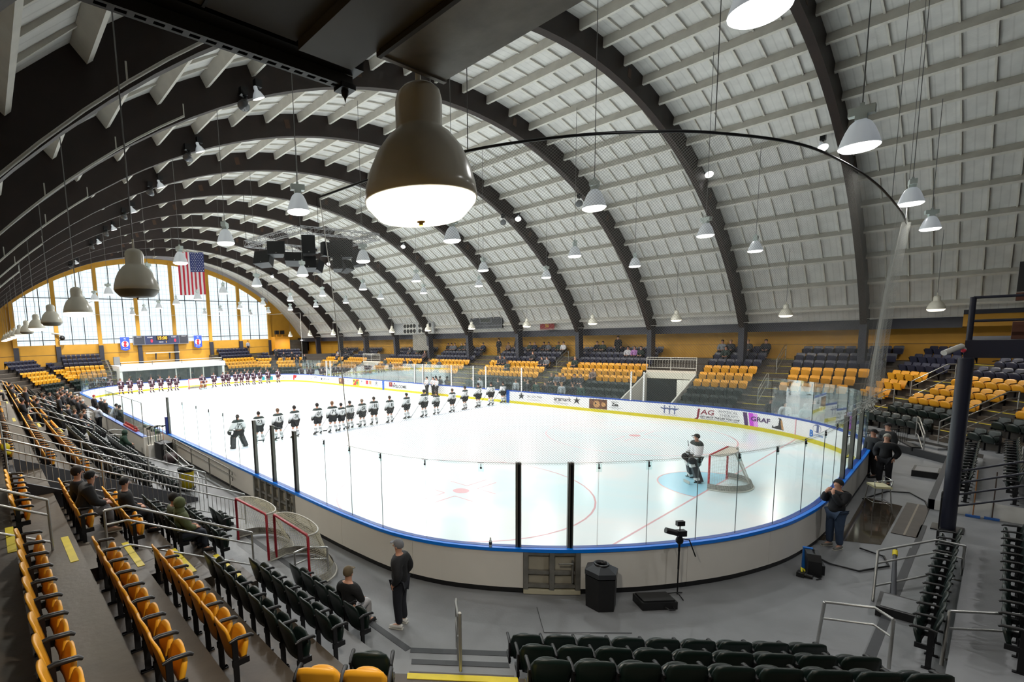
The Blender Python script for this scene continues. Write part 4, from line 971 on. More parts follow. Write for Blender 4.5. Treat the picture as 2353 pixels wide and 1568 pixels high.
# ------------------------------------------------------------------ duct and slotted channel just overhead
M_DUCT = mat('dull zinc sheet', (126, 122, 116), .55, metal=.25, nz=.22, scale=5, bump=.04)
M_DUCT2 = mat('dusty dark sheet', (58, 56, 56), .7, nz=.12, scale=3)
t = thing('air_duct', 'dull zinc sheet duct ending above the huge lamp, seen from below', 'duct')
MB().box((-18.15, -5.5, 7.2), (-17.66, -.58, 7.62)).obj('duct_body', M_DUCT, t)
MB().box((-18.16, -.6, 7.19), (-17.65, -.575, 7.63)).obj('end_flange', M_DUCT, t)
MB().box((-18.162, -5.5, 7.185), (-18.135, -.58, 7.21)).obj('seam', M_DUCT2, t)
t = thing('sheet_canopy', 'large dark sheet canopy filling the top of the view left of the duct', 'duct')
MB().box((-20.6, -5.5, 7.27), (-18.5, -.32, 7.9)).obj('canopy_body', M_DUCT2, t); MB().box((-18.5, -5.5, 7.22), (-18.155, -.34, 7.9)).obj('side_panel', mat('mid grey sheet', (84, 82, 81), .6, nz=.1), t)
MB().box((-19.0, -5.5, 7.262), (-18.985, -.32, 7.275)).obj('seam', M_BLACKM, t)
t = thing('slotted_channel', 'black slotted steel channel crossing the top left, pointed bolt at its end', 'channel')
mb = MB(); x0, x1, z = -20.2, -18.06, 7.2
mb.box((x0, -.215, z), (x1, -.21, z + .06)).box((x0, -.16, z), (x1, -.155, z + .06))
n = 26; w_ = (x1 - x0) / n
for i in range(n):
    xa = x0 + i * w_; mb.box((xa, -.215, z - .003), (xa + w_ * .38, -.155, z)); mb.box((xa + w_*.38, -.215, z - .003), (xa + w_, -.198, z)); mb.box((xa + w_*.38, -.172, z - .003), (xa + w_, -.155, z))
mb.obj('channel', mat('dark grey channel', (66, 66, 68), .5, metal=.3), t)
MB().lathe([(.0, -.09), (.008, -.06), (.02, -.045), (.024, -.01), (.02, .0)], 10, c=(x1 - .04, -.185, z)).box((x1 - .09, -.23, z - .02), (x1 + .01, -.14, z + .01)).obj('bolt', M_BLACKM, t)
MB().box((x0, -.3, z + .062), (x1 + .02, -.14, z + .14)).obj('backing_angle', M_BLACKM, t)

# ------------------------------------------------------------------ truss ring with speakers over centre ice
def truss(a, b, h=.42):
    a, b = Vector(a), Vector(b); d = (b - a); L = d.length; d.normalize(); s_ = Vector((-d.y, d.x, 0)) * h/2; u_ = Vector((0, 0, h))
    mb = MB(); c = [a - s_, a + s_, a - s_ + u_, a + s_ + u_]
    for q in c: mb.tube([q, q + d*L], .026, 5)
    n = int(L / .5)
    for i in range(n):
        p, q = d * (L*i/n), d * (L*(i+1)/n)
        for m_, k_ in ((0, 2), (1, 3), (0, 1), (2, 3)): mb.tube([c[m_] + p, c[k_] + q], .014, 4, cap=False)
        if i % 2 == 0: mb.tube([c[0] + p, c[2] + p], .014, 4, cap=False); mb.tube([c[1] + p, c[3] + p], .014, 4, cap=False)
    return mb
tr_ = thing('lighting_truss', 'square aluminium truss hung under the roof above centre ice', 'truss')
M_TR = mat('truss aluminium', (150, 150, 152), .4, metal=.6)
tc4 = [(-5.3, 30.2), (1.0, 35.2), (5.9, 30.4), (.6, 25.6)]
tz = 12.65
C4 = [(-3.9, 33.4, tz), (-3.0, 27.0, tz), (3.1, 26.4, tz), (2.3, 33.2, tz)]
for i in range(4): truss(C4[i], C4[(i+1) % 4]).obj('truss_side', M_TR, tr_)
for c in C4: MB().tube([(c[0], c[1], tz + .4), (c[0], c[1], roof(math.asin((c[0]-XC)/(AX+.8)), .7)[1])], .02, 5).obj('hanger', M_BLACKM, tr_)
def speaker(x, y, z, rz, tilt, w_, h_, d_, label):
    x -= .75; z += .12
    t = thing('speaker', label, 'speaker', (x, y, z), rz, 'black speakers hung from the truss'); t.rotation_euler = (tilt, 0, rz)
    MB().prism([(-w_/2, 0, -h_/2), (w_/2, 0, -h_/2), (w_/2*.72, d_, -h_/2), (-w_/2*.72, d_, -h_/2)], (0, 0, h_)).obj('cabinet', mat('black speaker cabinet', (26, 27, 31), .6), t)
    MB().box((-w_/2*.94, -.02, -h_/2*.95), (w_/2*.94, 0, h_/2*.95)).obj('grille', mat('black grille', (12, 12, 14), .8), t)
    MB().tube([(0, d_*.4, h_/2), (0, d_*.4, h_/2 + .6)], .02, 5).obj('hanger', M_BLACKM, t)
    MB().ball((0, -.022, -h_/2*.8), .025, 6, 4).obj('badge', M_PIPE, t)
sp = [(-3.2, 28.6, 11.75, R(-30), R(-12), 1.2, .9, .7), (-2.2, 28.0, 11.15, R(-20), R(-25), 1.3, .7, .7), (-3.9, 29.4, 11.2, R(-60), R(-18), 1.3, .9, .8), (-.9, 28.2, 12.1, R(-25), R(-4), .95, 1.3, .8), (-.8, 28.5, 10.95, R(-30), R(-20), 1.1, .9, .7), (1.9, 28.3, 12.05, R(-35), R(-4), 1.7, 1.25, .8), (.9, 29.3, 12.1, R(-90), R(-3), .5, 1.0, .6), (1.4, 28.1, 11.0, R(-30), R(-15), .7, .95, .7), (3.0, 29.0, 11.1, R(20), R(-25), 1.1, .8, .7), (4.6, 29.4, 11.8, R(40), R(-10), 1.4, 1.2, .8), (.2, 29.2, 10.9, R(-80), R(-20), .6, .8, .6)]
POSW = ['upper left of the cluster', 'lower left front of the cluster', 'far left of the cluster', 'tall one left of centre', 'below the tall one, left of centre', 'widest one right of centre', 'narrow one at the centre', 'low one right of centre under the wide one', 'lower right of the cluster', 'far right of the cluster behind the net', 'small one low at the centre']
for q, nm in zip(sp, POSW): speaker(*q, 'black box speaker under the truss, ' + nm)

# ------------------------------------------------------------------ flag, scoreboards, banners on the far wall
t = thing('flag', 'United States flag hanging vertically from the roof at the far end', 'flag', (-2.55, 50.3, 12.7))
Wf, Hf = 2.6, 4.3; yf = 0
def cloth(mb, x0, x1, z0, z1, m_, dy=0., n=10, mseg=5):
    vs = []
    for j in range(mseg + 1):
        for i in range(n + 1):
            x = x0 + (x1-x0)*i/n; z = z0 + (z1-z0)*j/mseg; vs.append((x + .04*z*.1, .07*math.sin(x*3.2 + .6) * (1 + .1*z) + dy, z + .06*math.sin(x*1.4)))
    mb.add(vs, [(j*(n+1)+i, j*(n+1)+i+1, (j+1)*(n+1)+i+1, (j+1)*(n+1)+i) for j in range(mseg) for i in range(n)], 0, True)
FR_ = mat('flag red', (170, 30, 48), .8); FW = mat('flag white', (226, 222, 224), .8); FB = mat('flag blue', (34, 44, 96), .8)
for i in range(13):
    x0, x1 = -Wf/2 + Wf*i/13, -Wf/2 + Wf*(i+1)/13; mb = MB(); cloth(mb, x0, x1, -Hf/2, Hf/2, None, 0, 3, 8); mb.obj('stripe', FR_ if i % 2 == 0 else FW, t)
mb = MB(); cloth(mb, -Wf/2 + Wf*6/13, Wf/2, Hf/2 - 2.0, Hf/2, None, -.015, 14, 6); mb.obj('canton', FB, t)
mb = MB()
for r_ in range(11):
    for c in range(6 if r_ % 2 == 0 else 5):
        x = -Wf/2 + Wf*6/13 + .16 + c*.225 + (0 if r_ % 2 == 0 else .112); z = Hf/2 - .14 - r_*.172; y = .07*math.sin(x*3.2+.6)*(1+.1*z) - .03
        pts5 = []
        for q in range(10): a = math.pi/2 + q*math.pi/5; rr2 = .06 if q % 2 == 0 else .024; pts5.append((x + rr2*math.cos(a) + .004*z, y, z + rr2*math.sin(a) + .06*math.sin(x*1.4)))
        mb.add(pts5, [tuple(range(10))])
mb.obj('stars', FW, t)
MB().tube([(-Wf/2 - .1, 0, Hf/2 + .03), (Wf/2 + .1, 0, Hf/2 + .03)], .03, 6).obj('flag_pole', M_PIPE, t)
M_SB = mat('scoreboard navy', (40, 48, 82), .5); M_SBF = mat('scoreboard frame', (130, 132, 138), .4, metal=.4); M_RED = mat('lit red digits', (255, 40, 60), .5, emit=(255, 40, 62), estr=1.1); M_AMB = mat('lit amber digits', (255, 170, 50), .5, emit=(255, 168, 44), estr=1.1)
def put_text(par, s, size, x, y, z, m_, bold=0., name='lettering', sx=1., flip=False):
    me = text_mesh(s, size, 0, bold, 'CENTER', sx)
    for v in me.vertices: v.co = Vector((v.co.x + x, y, v.co.y + z))
    me.materials.clear(); me.materials.append(m_); me.name = name; return link(name, me, par)
t = thing('scoreboard', 'navy scoreboard on the far wall showing 15:00 and 0 to 0', 'scoreboard', (-.75, 70.4, 6.15)); t.scale = (1.0, 1, 1)
MB().box((-3.6, -.1, -.62), (3.6, .15, .62)).obj('frame', M_SBF, t)
for x0, x1, m_ in ((-3.52, -2.2, mat('blank board panel', (44, 46, 56), .5)), (-2.12, 2.28, M_SB), (2.36, 3.52, MATS['blank board panel'])): MB().box((x0, -.13, -.54), (x1, -.1, .56)).obj('panel', m_, t)
MB().box((-.72, -.14, -.06), (.85, -.13, .52)).obj('clock_face', mat('black clock face', (14, 12, 12), .4), t)
put_text(t, '15:00', .6, .06, -.16, .24, M_AMB, .012, 'clock_digits'); put_text(t, '0', .58, -1.3, -.16, -.12, M_RED, .02, 'score_digit', .9); put_text(t, '0', .58, 1.75, -.16, -.12, M_RED, .02, 'score_digit', .9); put_text(t, '1', .34, .55, -.16, -.3, M_AMB, .01, 'period_digit')
wl_ = mat('sign white', (214, 214, 220), .5)
put_text(t, 'HOME', .24, -1.5, -.16, .36, wl_, .004); put_text(t, 'GUEST', .24, 1.6, -.16, .38, wl_, .004); put_text(t, 'PERIOD', .17, -.1, -.16, -.3, wl_, .004); put_text(t, 'PENALTY', .15, -2.85, -.16, .44, wl_); put_text(t, 'PENALTY', .15, 2.95, -.16, .44, wl_)
for x, nm in ((-5.35, 'left'), (4.15, 'right')):
    t = thing('banner', 'royal blue pennant banner with red and white round crest, %s of the scoreboard' % nm, 'banner', (x, 70.3, 5.75), 0, 'blue pennant banners beside the scoreboard')
    MB().add([(-.56, 0, .88), (-.56, 0, -.72), (0, 0, -.92), (.56, 0, -.72), (.56, 0, .88)], [(0, 1, 2, 3, 4)]).obj('cloth', mat('royal blue cloth', (38, 70, 170), .7), t)
    MB().add([(.42*math.cos(a*.2618), -.01, .42*math.sin(a*.2618) - .02) for a in range(24)], [tuple(range(24))]).obj('crest_disc', FW, t)
    MB().add([(-.12, -.02, -.42), (.12, -.02, -.42), (.2, -.02, -.2), (.1, -.02, -.05), (.22, -.02, .12), (.16, -.02, .34), (-.06, -.02, .36), (-.22, -.02, .2), (-.1, -.02, 0), (-.2, -.02, -.15)], [tuple(range(10))]).obj('crest_figure', FR_, t)
    put_text(t, 'NJ', .2, 0, -.02, .66, FW, .004); put_text(t, 'EST. 2000', .15, 0, -.02, -.62, FW)
    MB().tube([(-.6, 0, .9), (.6, 0, .9)], .02, 5).obj('banner_rod', M_PIPE, t)
t = thing('wall_shelf', 'long white shelf on two dark brackets below the scoreboard', 'shelf', (-.75, 70.4, 4.35))
MB().box((-2.2, -.35, 0), (2.2, .1, .12)).obj('board', M_PIPE, t)
for x in (-.9, .9): MB().prism([(x-.08, .1, 0), (x-.08, -.25, 0), (x-.08, .1, -.85)], (.16, 0, 0)).obj('bracket', M_NAVY, t)
# score panels on the right roof
t = thing('side_scoreboard', 'dark switched-off scoreboard on the right side under the roof', 'scoreboard', (20.3, 30.8, 6.75), R(-90))
t.rotation_euler = (0, 0, R(-90))
MB().box((-2.05, -.02, -.62), (2.05, .25, .62)).obj('panel', mat('dark board', (44, 46, 50), .5), t)
MB().box((-1.9, .0, .62), (1.9, .6, 1.35)).obj('top_box', M_BLACK, t)
for a, b in (((-2.05, -.04, .58), (2.05, -.02, .62)), ((-2.05, -.04, -.62), (2.05, -.02, -.58)), ((-2.05, -.04, -.62), (-2.01, -.02, .62)), ((2.01, -.04, -.62), (2.05, -.02, .62)), ((-.75, -.05, .0), (.75, -.03, .5)), ((-2.05, -.04, -.32), (2.05, -.02, -.28))): MB().box(a, b).obj('trim_line', M_SBF, t)
MB().box((-.68, -.06, .05), (.68, -.045, .45)).obj('clock_window', mat('dim green window', (40, 46, 40), .3), t)
for x, z, s_ in ((-1.5, .4, 'HOME'), (1.5, .4, 'GUEST'), (0, -.14, 'PERIOD'), (0, -.45, 'PENALTY')): put_text(t, s_, .16, x, -.06, z, M_SBF)
t = thing('lamp_board', 'silver board with rows of round black bulbs on the right side under the roof', 'scoreboard', (20.25, 42.4, 6.5)); t.rotation_euler = (0, 0, R(-90))
MB().box((-4.0, 0, -.68), (4.0, .3, .68)).obj('panel', mat('silver panel', (166, 168, 168), .4, metal=.4), t)
for cx in (-.1, 2.55):
    MB().box((cx - 1.15, -.02, -.6), (cx + 1.15, 0, .6)).obj('bulb_panel', M_PIPE, t)
    for r_ in (-.3, .3):
        for c in range(4): MB().lathe([(.24, 0), (.22, -.05), (0, -.06)], 12, c=(cx - .85 + c*.57, -.02, r_), axis=(0, 1, 0)).obj('bulb', M_BLACK, t)
MB().box((.3, .1, -2.6), (3.0, .3, -.7)).obj('duct_panel', M_GREYM, t)
t = thing('red_banner', 'small red pennant with gold emblem hung below the right roof', 'banner', (20.7, 23.9, 6.2)); t.rotation_euler = (0, 0, R(-90))
MB().box((-.75, 0, -.38), (.75, .03, .38)).obj('cloth', mat('banner red', (120, 30, 30), .7), t); put_text(t, '50', .4, 0, -.02, -.03, mat('gold', (190, 150, 50), .5), .01); put_text(t, 'THE HEROES', .13, 0, -.02, .26, M_PIPE)

# ------------------------------------------------------------------ white entrance block at the far end
M_WH = mat('off-white plaster', (206, 204, 200), .6, nz=.05)
t = thing('entrance_block', 'white flat-roofed block with glass front behind the far boards', 'building block')
MB().box((-7.45, 64.2, 2.42), (5.6, 70.8, 3.05)).obj('roof_slab', M_WH, t)
for x in (-7.3, 5.3): MB().box((x - .15, 64.25, 0), (x + .15, 66, 2.42)).obj('pier', M_WH, t)
for x in (-.9, .9, 2.6): MB().box((x - .06, 64.3, 0), (x + .06, 64.4, 2.42)).obj('mullion', M_PIPE, t)
MB().box((-7.3, 68.0, 0), (5.4, 68.2, 2.42)).obj('back_wall', mat('lobby wall', (150, 140, 128), .7, nz=.3, scale=1.2), t)
for x in (-5.8, -3.2, -1.8, 1.6, 3.9): MB().box((x, 67.9, 0), (x + .9, 68, 2.1)).obj('door', mat('dim lobby door', (70, 72, 76), .5), t)
MB().add([(-7.2, 64.35, .0), (5.2, 64.35, .0), (5.2, 64.35, 2.42), (-7.2, 64.35, 2.42)], [(0, 1, 2, 3)]).obj('glass', M_GLASS, t)
for z in (3.25, 3.5): MB().tube([(-7.2, 64.6, z), (5.3, 64.6, z)], .04, 6).obj('roof_rail', M_PIPE, t)
for x in (-7.2, -3.6, 0, 5.3): MB().tube([(x, 64.6, 3.05), (x, 64.6, 3.5)], .035, 6).obj('rail_post', M_DARKEDGE, t)
MB().box((-7.0, 69.5, 3.05), (-6.3, 70, 4.1)).obj('cabinet', mat('grey cabinet', (120, 122, 122), .5), t)
t = thing('orange_booth', 'orange booth standing high in the far right corner', 'booth', (15.7, 70.2, 3.9))
MB().box((0, -.9, 0), (2.6, .6, 2.25)).obj('booth_body', mat('orange booth paint', (204, 138, 30), .6), t)
for x in (.35, 1.3): MB().box((x, -.6, 2.6), (x + .6, -.2, 3.2)).obj('speaker_box', M_BLACK, t); MB().box((x + .22, -.5, 2.25), (x + .34, -.3, 2.6)).obj('stand', mat('orange booth paint', (0, 0, 0)), t)
t = thing('ticket_window', 'grey shuttered window with dark counter in the far right corner wall', 'window', (18.6, 70.6, 3.8))
MB().box((.1, -.2, .1), (2.3, 0, 1.75)).obj('shutter', M_GREYM, t); MB().box((0, -.3, -.7), (2.5, 0, .1)).obj('counter', M_BLACK, t)
for z in range(6): MB().box((.1, -.22, .25 + z * .25), (2.3, -.2, .28 + z*.25)).obj('shutter_line', M_DARKEDGE, t)
t = thing('exit_doorway', 'dark doorway between yellow walls in the far right corner', 'doorway', (21.4, 69.6, 3.2))
MB().box((-.9, .9, 0), (.8, 1.0, 2.6)).obj('shade_slab', mat('dark opening', (14, 13, 14), .8), t); MB().box((-.5, .82, 2.2), (.1, .9, 2.32)).obj('exit_light', M_GLOW, t)  # near-black slab stands in for the unlit depth of the doorway
cc = thing('dome_camera', 'white bracket with black dome camera on the far wall, left', 'security camera', (-12.3, 70.3, 7.0))
MB().tube([(-1.0, .2, .3), (-.3, -.1, .2), (0, -.2, 0)], .12, 6).obj('bracket', M_PIPE, cc); MB().ball((0, -.2, -.3), .3, 12, 8).obj('dome', M_BLACK, cc)

# ------------------------------------------------------------------ goals
def goal(loc, rz, label, redm, netm, group=None):
    t = thing('hockey_goal', label, 'goal', loc, rz, group)
    W_ = .915; H_ = 1.22; D0, D1 = .5, 1.05
    MB().tube([(-W_, 0, 0), (-W_, 0, H_ - .03), (-W_ + .04, 0, H_), (W_ - .04, 0, H_), (W_, 0, H_ - .03), (W_, 0, 0)], .034, 10).obj('front_frame', redm, t)
    def base(q): a = math.pi * q; return (-W_ * 1.12 * math.cos(a) , -D1 * math.sin(a)**.75 if 0 < q < 1 else 0, .02)
    def topc(q): a = math.pi * q; return (-W_ * math.cos(a), -D0 * math.sin(a)**.6 if 0 < q < 1 else 0, H_)
    N = 24
    MB().tube([base(i/N) for i in range(N + 1)], .026, 6).obj('base_frame', netm if group is None else M_PIPE, t)
    MB().tube([topc(i/N) for i in range(N + 1)], .02, 6).obj('top_frame', M_PIPE, t)
    MB().tube([topc(.5), (0, -.8, .5), base(.5)], .022, 6).obj('centre_post', M_PIPE if group is None else netm, t)
    g = MB(); nu, nv = 44, 24
    def P(u_, v_):
        b, c = base(u_), topc(u_); s_ = v_**.8
        return (b[0]+(c[0]-b[0])*v_, b[1]+(c[1]-b[1])*s_, b[2]+(c[2]-b[2])*v_)
    for i in range(nu + 1): g.tube([P(i/nu, j/6) for j in range(7)], .0035, 3, cap=False)
    for j in range(1, nv): g.tube([P(i/22, j/nv) for i in range(23)], .0035, 3, cap=False)
    g.obj('side_netting', netm, t, kind='stuff')
    g = MB(); top = MB()
    for i in range(1, 30):
        x = -W_ + 2*W_*i/30; q = math.acos(-x / W_) / math.pi; top.tube([(x, 0, H_), (x, topc(q)[1], H_)], .0035, 3, cap=False)
    for j in range(1, 8): y = -D0*j/8.2; xm = W_ * math.sqrt(max(0, 1 - (j/8.2)**3.3)); top.tube([(-xm, y, H_), (xm, y, H_)], .0035, 3, cap=False)
    top.obj('top_netting', netm, t, kind='stuff')
    if group is None: MB().add([topc(i/N) for i in range(N + 1)], [tuple(range(N+1))]).obj('top_cover', mat('cream canvas', (214, 208, 190), .8), t)
    sk = MB(); vs = []
    for i in range(N + 1):
        b = base(i/N); vs += [(b[0], b[1], .03), (b[0]*.96, b[1]*.93, .22)]
    sk.add(vs, [(2*i, 2*i+2, 2*i+3, 2*i+1) for i in range(N)]); sk.obj('skirt', mat('grey skirt canvas', (150, 148, 142), .8, nz=.2, scale=14), t)
    return t
M_RP = mat('red goal pipe', (190, 22, 40), .35); M_NT = mat('white twine', (206, 204, 196), .8); M_NT2 = mat('cream twine', (206, 200, 178), .8)
goal((.3, 3.38, .005), 0, 'red hockey goal on the ice behind the standing goalie, near end', M_RP, M_NT)
goal((-.1, 59.1, .005), R(180), 'red hockey goal on the ice at the far end', M_RP, M_NT)
g_ = goal((-14.8, 9.65, .05), R(-12), 'spare hockey goal parked behind the boards, left one of two', mat('dark red goal pipe', (156, 22, 40), .35), M_NT2, 'spare hockey goals behind the boards'); g_.rotation_euler = (0, 0, R(92))
g_ = goal((-14.62, 7.75, .03), 0, 'spare hockey goal parked behind the boards, right one nearer the seats', mat('dark red goal pipe', (156, 22, 40)), M_NT2, 'spare hockey goals behind the boards'); g_.rotation_euler = (0, 0, R(88))
bt = thing('water_bottle', 'white water bottle lying on top of the near goal', 'bottle', (.9, 3.0, 1.25)); MB().lathe([(0, 0), (.04, 0), (.04, .16), (.02, .19), (.015, .22), (0, .22)], 12, axis=(1, .3, .2)).obj('bottle_body', M_PIPE, bt)

# ------------------------------------------------------------------ things on the floor
def bin_octagon():
    t = thing('litter_bin', 'black faceted litter bin with round hole, standing against the near boards', 'bin', (-10.5, 2.08, 0), R(20))
    n = 6; r0, r1 = .31, .33; P = lambda r_, z: [(r_*math.cos(2*math.pi*i/n), r_*math.sin(2*math.pi*i/n), z) for i in range(n)]
    vs = P(r0, 0) + P(r1, .68) + P(r1 + .01, .7) + P(r1 + .01, .8) + P(.14, .9)
    MB().add(vs[:2*n], [(i, (i+1) % n, n + (i+1) % n, n + i) for i in range(n)]).obj('bin_body', M_BLACK, t)
    MB().add(vs[2*n:], [(i, (i+1) % n, n + (i+1) % n, n + i) for i in range(n)] + [(n+i, n+(i+1) % n, 2*n+(i+1) % n, 2*n+i) for i in range(n)]).obj('bin_lid', mat('dark grey lid', (44, 46, 50), .35), t)
    MB().lathe([(.15, .88), (.15, .92), (.125, .93), (.11, .86)], 18).obj('liner_ring', M_BLACKM, t)
bin_octagon()
t = thing('equipment_case', 'low black padded case lying on the floor right of the litter bin', 'case', (-9.68, 1.35, 0), R(-38))
MB().box((-.36, -.2, .0), (.36, .2, .13)).obj('case_body', M_BLACK, t); mb = MB(); mb.prism([(-.36, -.2, .13), (.36, -.2, .13), (.36, .2, .13), (-.36, .2, .13)], (0, 0, .03)).box((-.32, -.17, .16), (.32, .17, .19)); mb.obj('case_lid', M_BLACK, t)
MB().tube([(.1, -.2, .06), (.14, -.3, .05), (.24, -.3, .05), (.26, -.2, .06)], .014, 6).obj('handle', M_BLACK, t)
t = thing('camera_monopod', 'black video camera on a monopod with small spread feet by the boards', 'camera stand', (-8.97, 1.19, 0), R(-35))
MB().tube([(0, 0, .04), (0, 0, .6)], .014, 8).tube([(0, 0, .6), (0, 0, 1.0)], .018, 8).tube([(0, 0, 1.0), (0, 0, 1.2)], .022, 8).obj('pole', M_BLACKM, t)
for a in (30, 150, 270): MB().tube([(0, 0, .08), (.2*math.cos(R(a)), .2*math.sin(R(a)), .012)], .012, 6).obj('foot', M_BLACKM, t)
MB().lathe([(.03, 1.16), (.07, 1.2), (.075, 1.26), (.05, 1.32), (.06, 1.36)], 12).obj('head', M_BLACKM, t); MB().tube([(.03, 0, 1.28), (.2, -.02, 1.25), (.34, -.04, .88)], .013, 6).obj('pan_handle', M_BLACKM, t)
MB().tube([(-.28, .05, 1.46), (.02, 0, 1.38)], .062, 12).box((-.06, -.06, 1.34), (.12, .06, 1.46)).obj('camera_body', M_BLACK, t); MB().box((-.07, -.03, 1.56), (.09, .05, 1.66)).tube([(0, 0, 1.44), (0, 0, 1.58)], .012, 6).obj('monitor', M_BLACK, t)
t = thing('backpack', 'black backpack with blue trim leaning on the boards at lower right', 'backpack', (-5.68, -.42, 0), R(20))
mb = MB(); mb.prism([(-.2, -.13, 0), (.2, -.13, 0), (.22, -.12, .35), (.16, -.1, .5), (-.16, -.1, .5), (-.22, -.12, .35)], (0, .24, 0)); mb.obj('pack_body', M_BLACK, t); MB().box((-.15, -.19, .04), (.15, -.13, .26)).obj('front_pocket', M_BLACKM, t)
MB().box((.16, -.02, .02), (.24, .16, .52)).obj('blue_side', mat('bright blue nylon', (20, 110, 200), .5), t); MB().tube([(-.05, 0, .5), (-.03, 0, .56), (.05, 0, .56), (.07, 0, .5)], .012, 6).obj('grab_loop', M_BLACK, t)
t = thing('camera_strap_pile', 'small black camera with yellow strap on the floor beside the backpack', 'camera', (-6.05, -.3, 0)); MB().box((-.08, -.06, 0), (.1, .08, .1)).tube([(0, -.05, .05), (0, -.2, .05)], .045, 10).obj('camera_body', M_BLACK, t)
MB().tube([(.02, 0, .1), (.06, .02, .17), (.12, -.02, .12), (.08, -.04, .06)], .02, 6).obj('yellow_strap', mat('strap yellow', (210, 200, 20), .5), t); MB().tube([(.1, -.1, .02), (.2, -.2, .015), (.12, -.32, .015), (0, -.26, .015)], .013, 6).obj('strap', M_BLACK, t)
def barrel():
    t = thing('rubbish_barrel', 'yellow rubbish barrel with black liner on a wheeled dolly by the rail', 'bin', (-14.35, 16.7, 0))
    MB().lathe([(.0, .12), (.24, .12), (.28, .8), (.3, .84), (.3, .88), (.28, .9)], 28).obj('barrel', mat('yellow barrel plastic', (210, 186, 16), .45, nz=.06), t)
    MB().lathe([(.305, .78), (.315, .86), (.3, .93), (.27, .9), (.26, .7), (0, .6)], 28).obj('liner', mat('black bin liner', (14, 14, 16), .25), t)
    MB().lathe([(0, .08), (.3, .08), (.31, .12), (0, .125)], 20).obj('dolly', M_BLACK, t)
    for a in (0, 90, 180, 270): MB().lathe([(0, -.02), (.045, -.02), (.045, .02), (0, .02)], 10, c=(.24*math.cos(R(a)), .24*math.sin(R(a)), .045), axis=(1, 0, 0)).obj('wheel', M_BLACKM, t)
barrel()
bo = thing('rail_bottle', 'clear plastic water bottle with dark label standing on the blue cap rail', 'bottle', (rp(s_near(-11.8, 4.1))[0].x + .02, rp(s_near(-11.8, 4.1))[0].y + .02, 1.03))
MB().lathe([(0, 0), (.033, 0), (.033, .13), (.018, .17), (.014, .19), (0, .19)], 14).obj('bottle_body', mat('bottle plastic', (215, 225, 225), .1), bo); MB().lathe([(.035, .06), (.035, .12)], 14).obj('bottle_label', M_SLATE, bo); MB().lathe([(.016, .19), (.016, .215), (0, .215)], 10).obj('bottle_cap', M_PIPE, bo)
p_, d_, n_ = rp(s_near(-10.55, 2.7)); bo.location = (rp(s_near(-11.75, 4.0))[0].x, rp(s_near(-11.75, 4.0))[0].y, 1.03)
t = thing('tall_stool', 'chrome tall stool with cream padded seat by the corner boards', 'stool', (.6, -.75, 0), R(30))
MB().box((-.24, -.2, .74), (.24, .2, .8)).obj('seat_pad', mat('cream vinyl', (196, 190, 150), .4), t)
for x in (-.2, .2):
    for y in (-.17, .17): MB().tube([(x, y, .74), (x*1.35, y*1.35, 0)], .015, 8).obj('leg', M_CHROME, t)
MB().tube([(-.24, -.2, .3), (.24, -.2, .3), (.24, .2, .3), (-.24, .2, .3), (-.24, -.2, .3)], .012, 6).tube([(-.26, -.21, .22), (.26, -.21, .22)], .012, 6).obj('foot_ring', M_CHROME, t)
MB().tube([(-.22, -.18, .78), (-.24, -.2, 1.0), (.24, -.2, 1.02), (.22, -.18, .78)], .014, 8).tube([(-.24, .2, .78), (-.24, .22, .95), (-.24, -.2, 1.0)], .014, 8).obj('back_rail', M_CHROME, t)
# ramp panel, steps and low boxes on the floor at right
t = thing('floor_box', 'low black-edged box step at the foot of the handrail, lower right', 'step box', (-6.7, -1.9, 0), R(2)); MB().box((-.25, -.32, 0), (.55, .3, .2)).obj('box_body', M_BLACK, t); MB().box((-.18, -.25, .2), (.48, .24, .206)).obj('box_top', M_CONC, t)
t = thing('low_step', 'low black step box with grey top on the floor near the right stage', 'step box', (6.6, -1.35, 0)); MB().box((-.5, -.35, 0), (.5, .35, .22)).obj('box_body', M_BLACK, t); MB().box((-.42, -.28, .22), (.42, .28, .226)).obj('box_top', M_CONC, t)
t = thing('stage_steps', 'black wooden steps up to the stage by the right handrail', 'steps', (11.2, -.6, 0), R(20)); MB().box((-1, -.3, 0), (1, .25, .18)).box((-1, .0, .18), (1, .3, .36)).obj('steps_body', M_BLACK, t); MB().box((-.95, -.28, .18), (.95, -.02, .186)).obj('tread_top', M_CONC, t)
t = thing('floor_groove', 'long dark groove cover strip across the wet floor by the tunnel', 'floor cover', (0,0,0)); MB().box((-1.4, -1.75, 0), (2.1, -1.25, .012)).obj('cover_plate', mat('rusty dark plate', (48, 40, 34), .5, nz=.3), t); MB().box((-1.4, -1.52, .012), (2.1, -1.48, .016)).obj('cover_seam', mat('light seam', (120, 110, 96), .5), t)
pd = MB().add([(x, y, .0) for x, y in [(-3.6, .2), (-2.9, -.6), (-2.6, -1.2), (-1.6, -1.2), (1.6, -1.2), (1.9, -.3), (.4, -.35), (-1.2, -.4), (-2.4, -.3)]], [tuple(range(9))[::-1]]); o = pd.obj('wet_floor', mat('wet brown floor', (62, 54, 44), .08, nz=.35, scale=1.5), floor, (0, 0, .002))
t = thing('hose', 'dark hose curved across the wet floor toward the tunnel', 'hose'); MB().tube([(-4.4, .05, .03), (-4.9, -.6, .03), (-4.9, -1.1, .03), (-4.1, -1.5, .03), (-3.5, -1.35, .03), (-3.3, -.9, .03)], .022, 6).obj('hose_line', M_BLACK, t)
t = thing('cable_hose', 'thin dark hose looped on the floor behind the tall stool', 'hose'); MB().tube([(1.6, -.3, .02), (3.1, -.7, .02), (3.4, -1.2, .02), (2.6, -1.6, .02), (2.0, -1.7, .02)], .02, 6).obj('hose_line', M_BLACK, t)
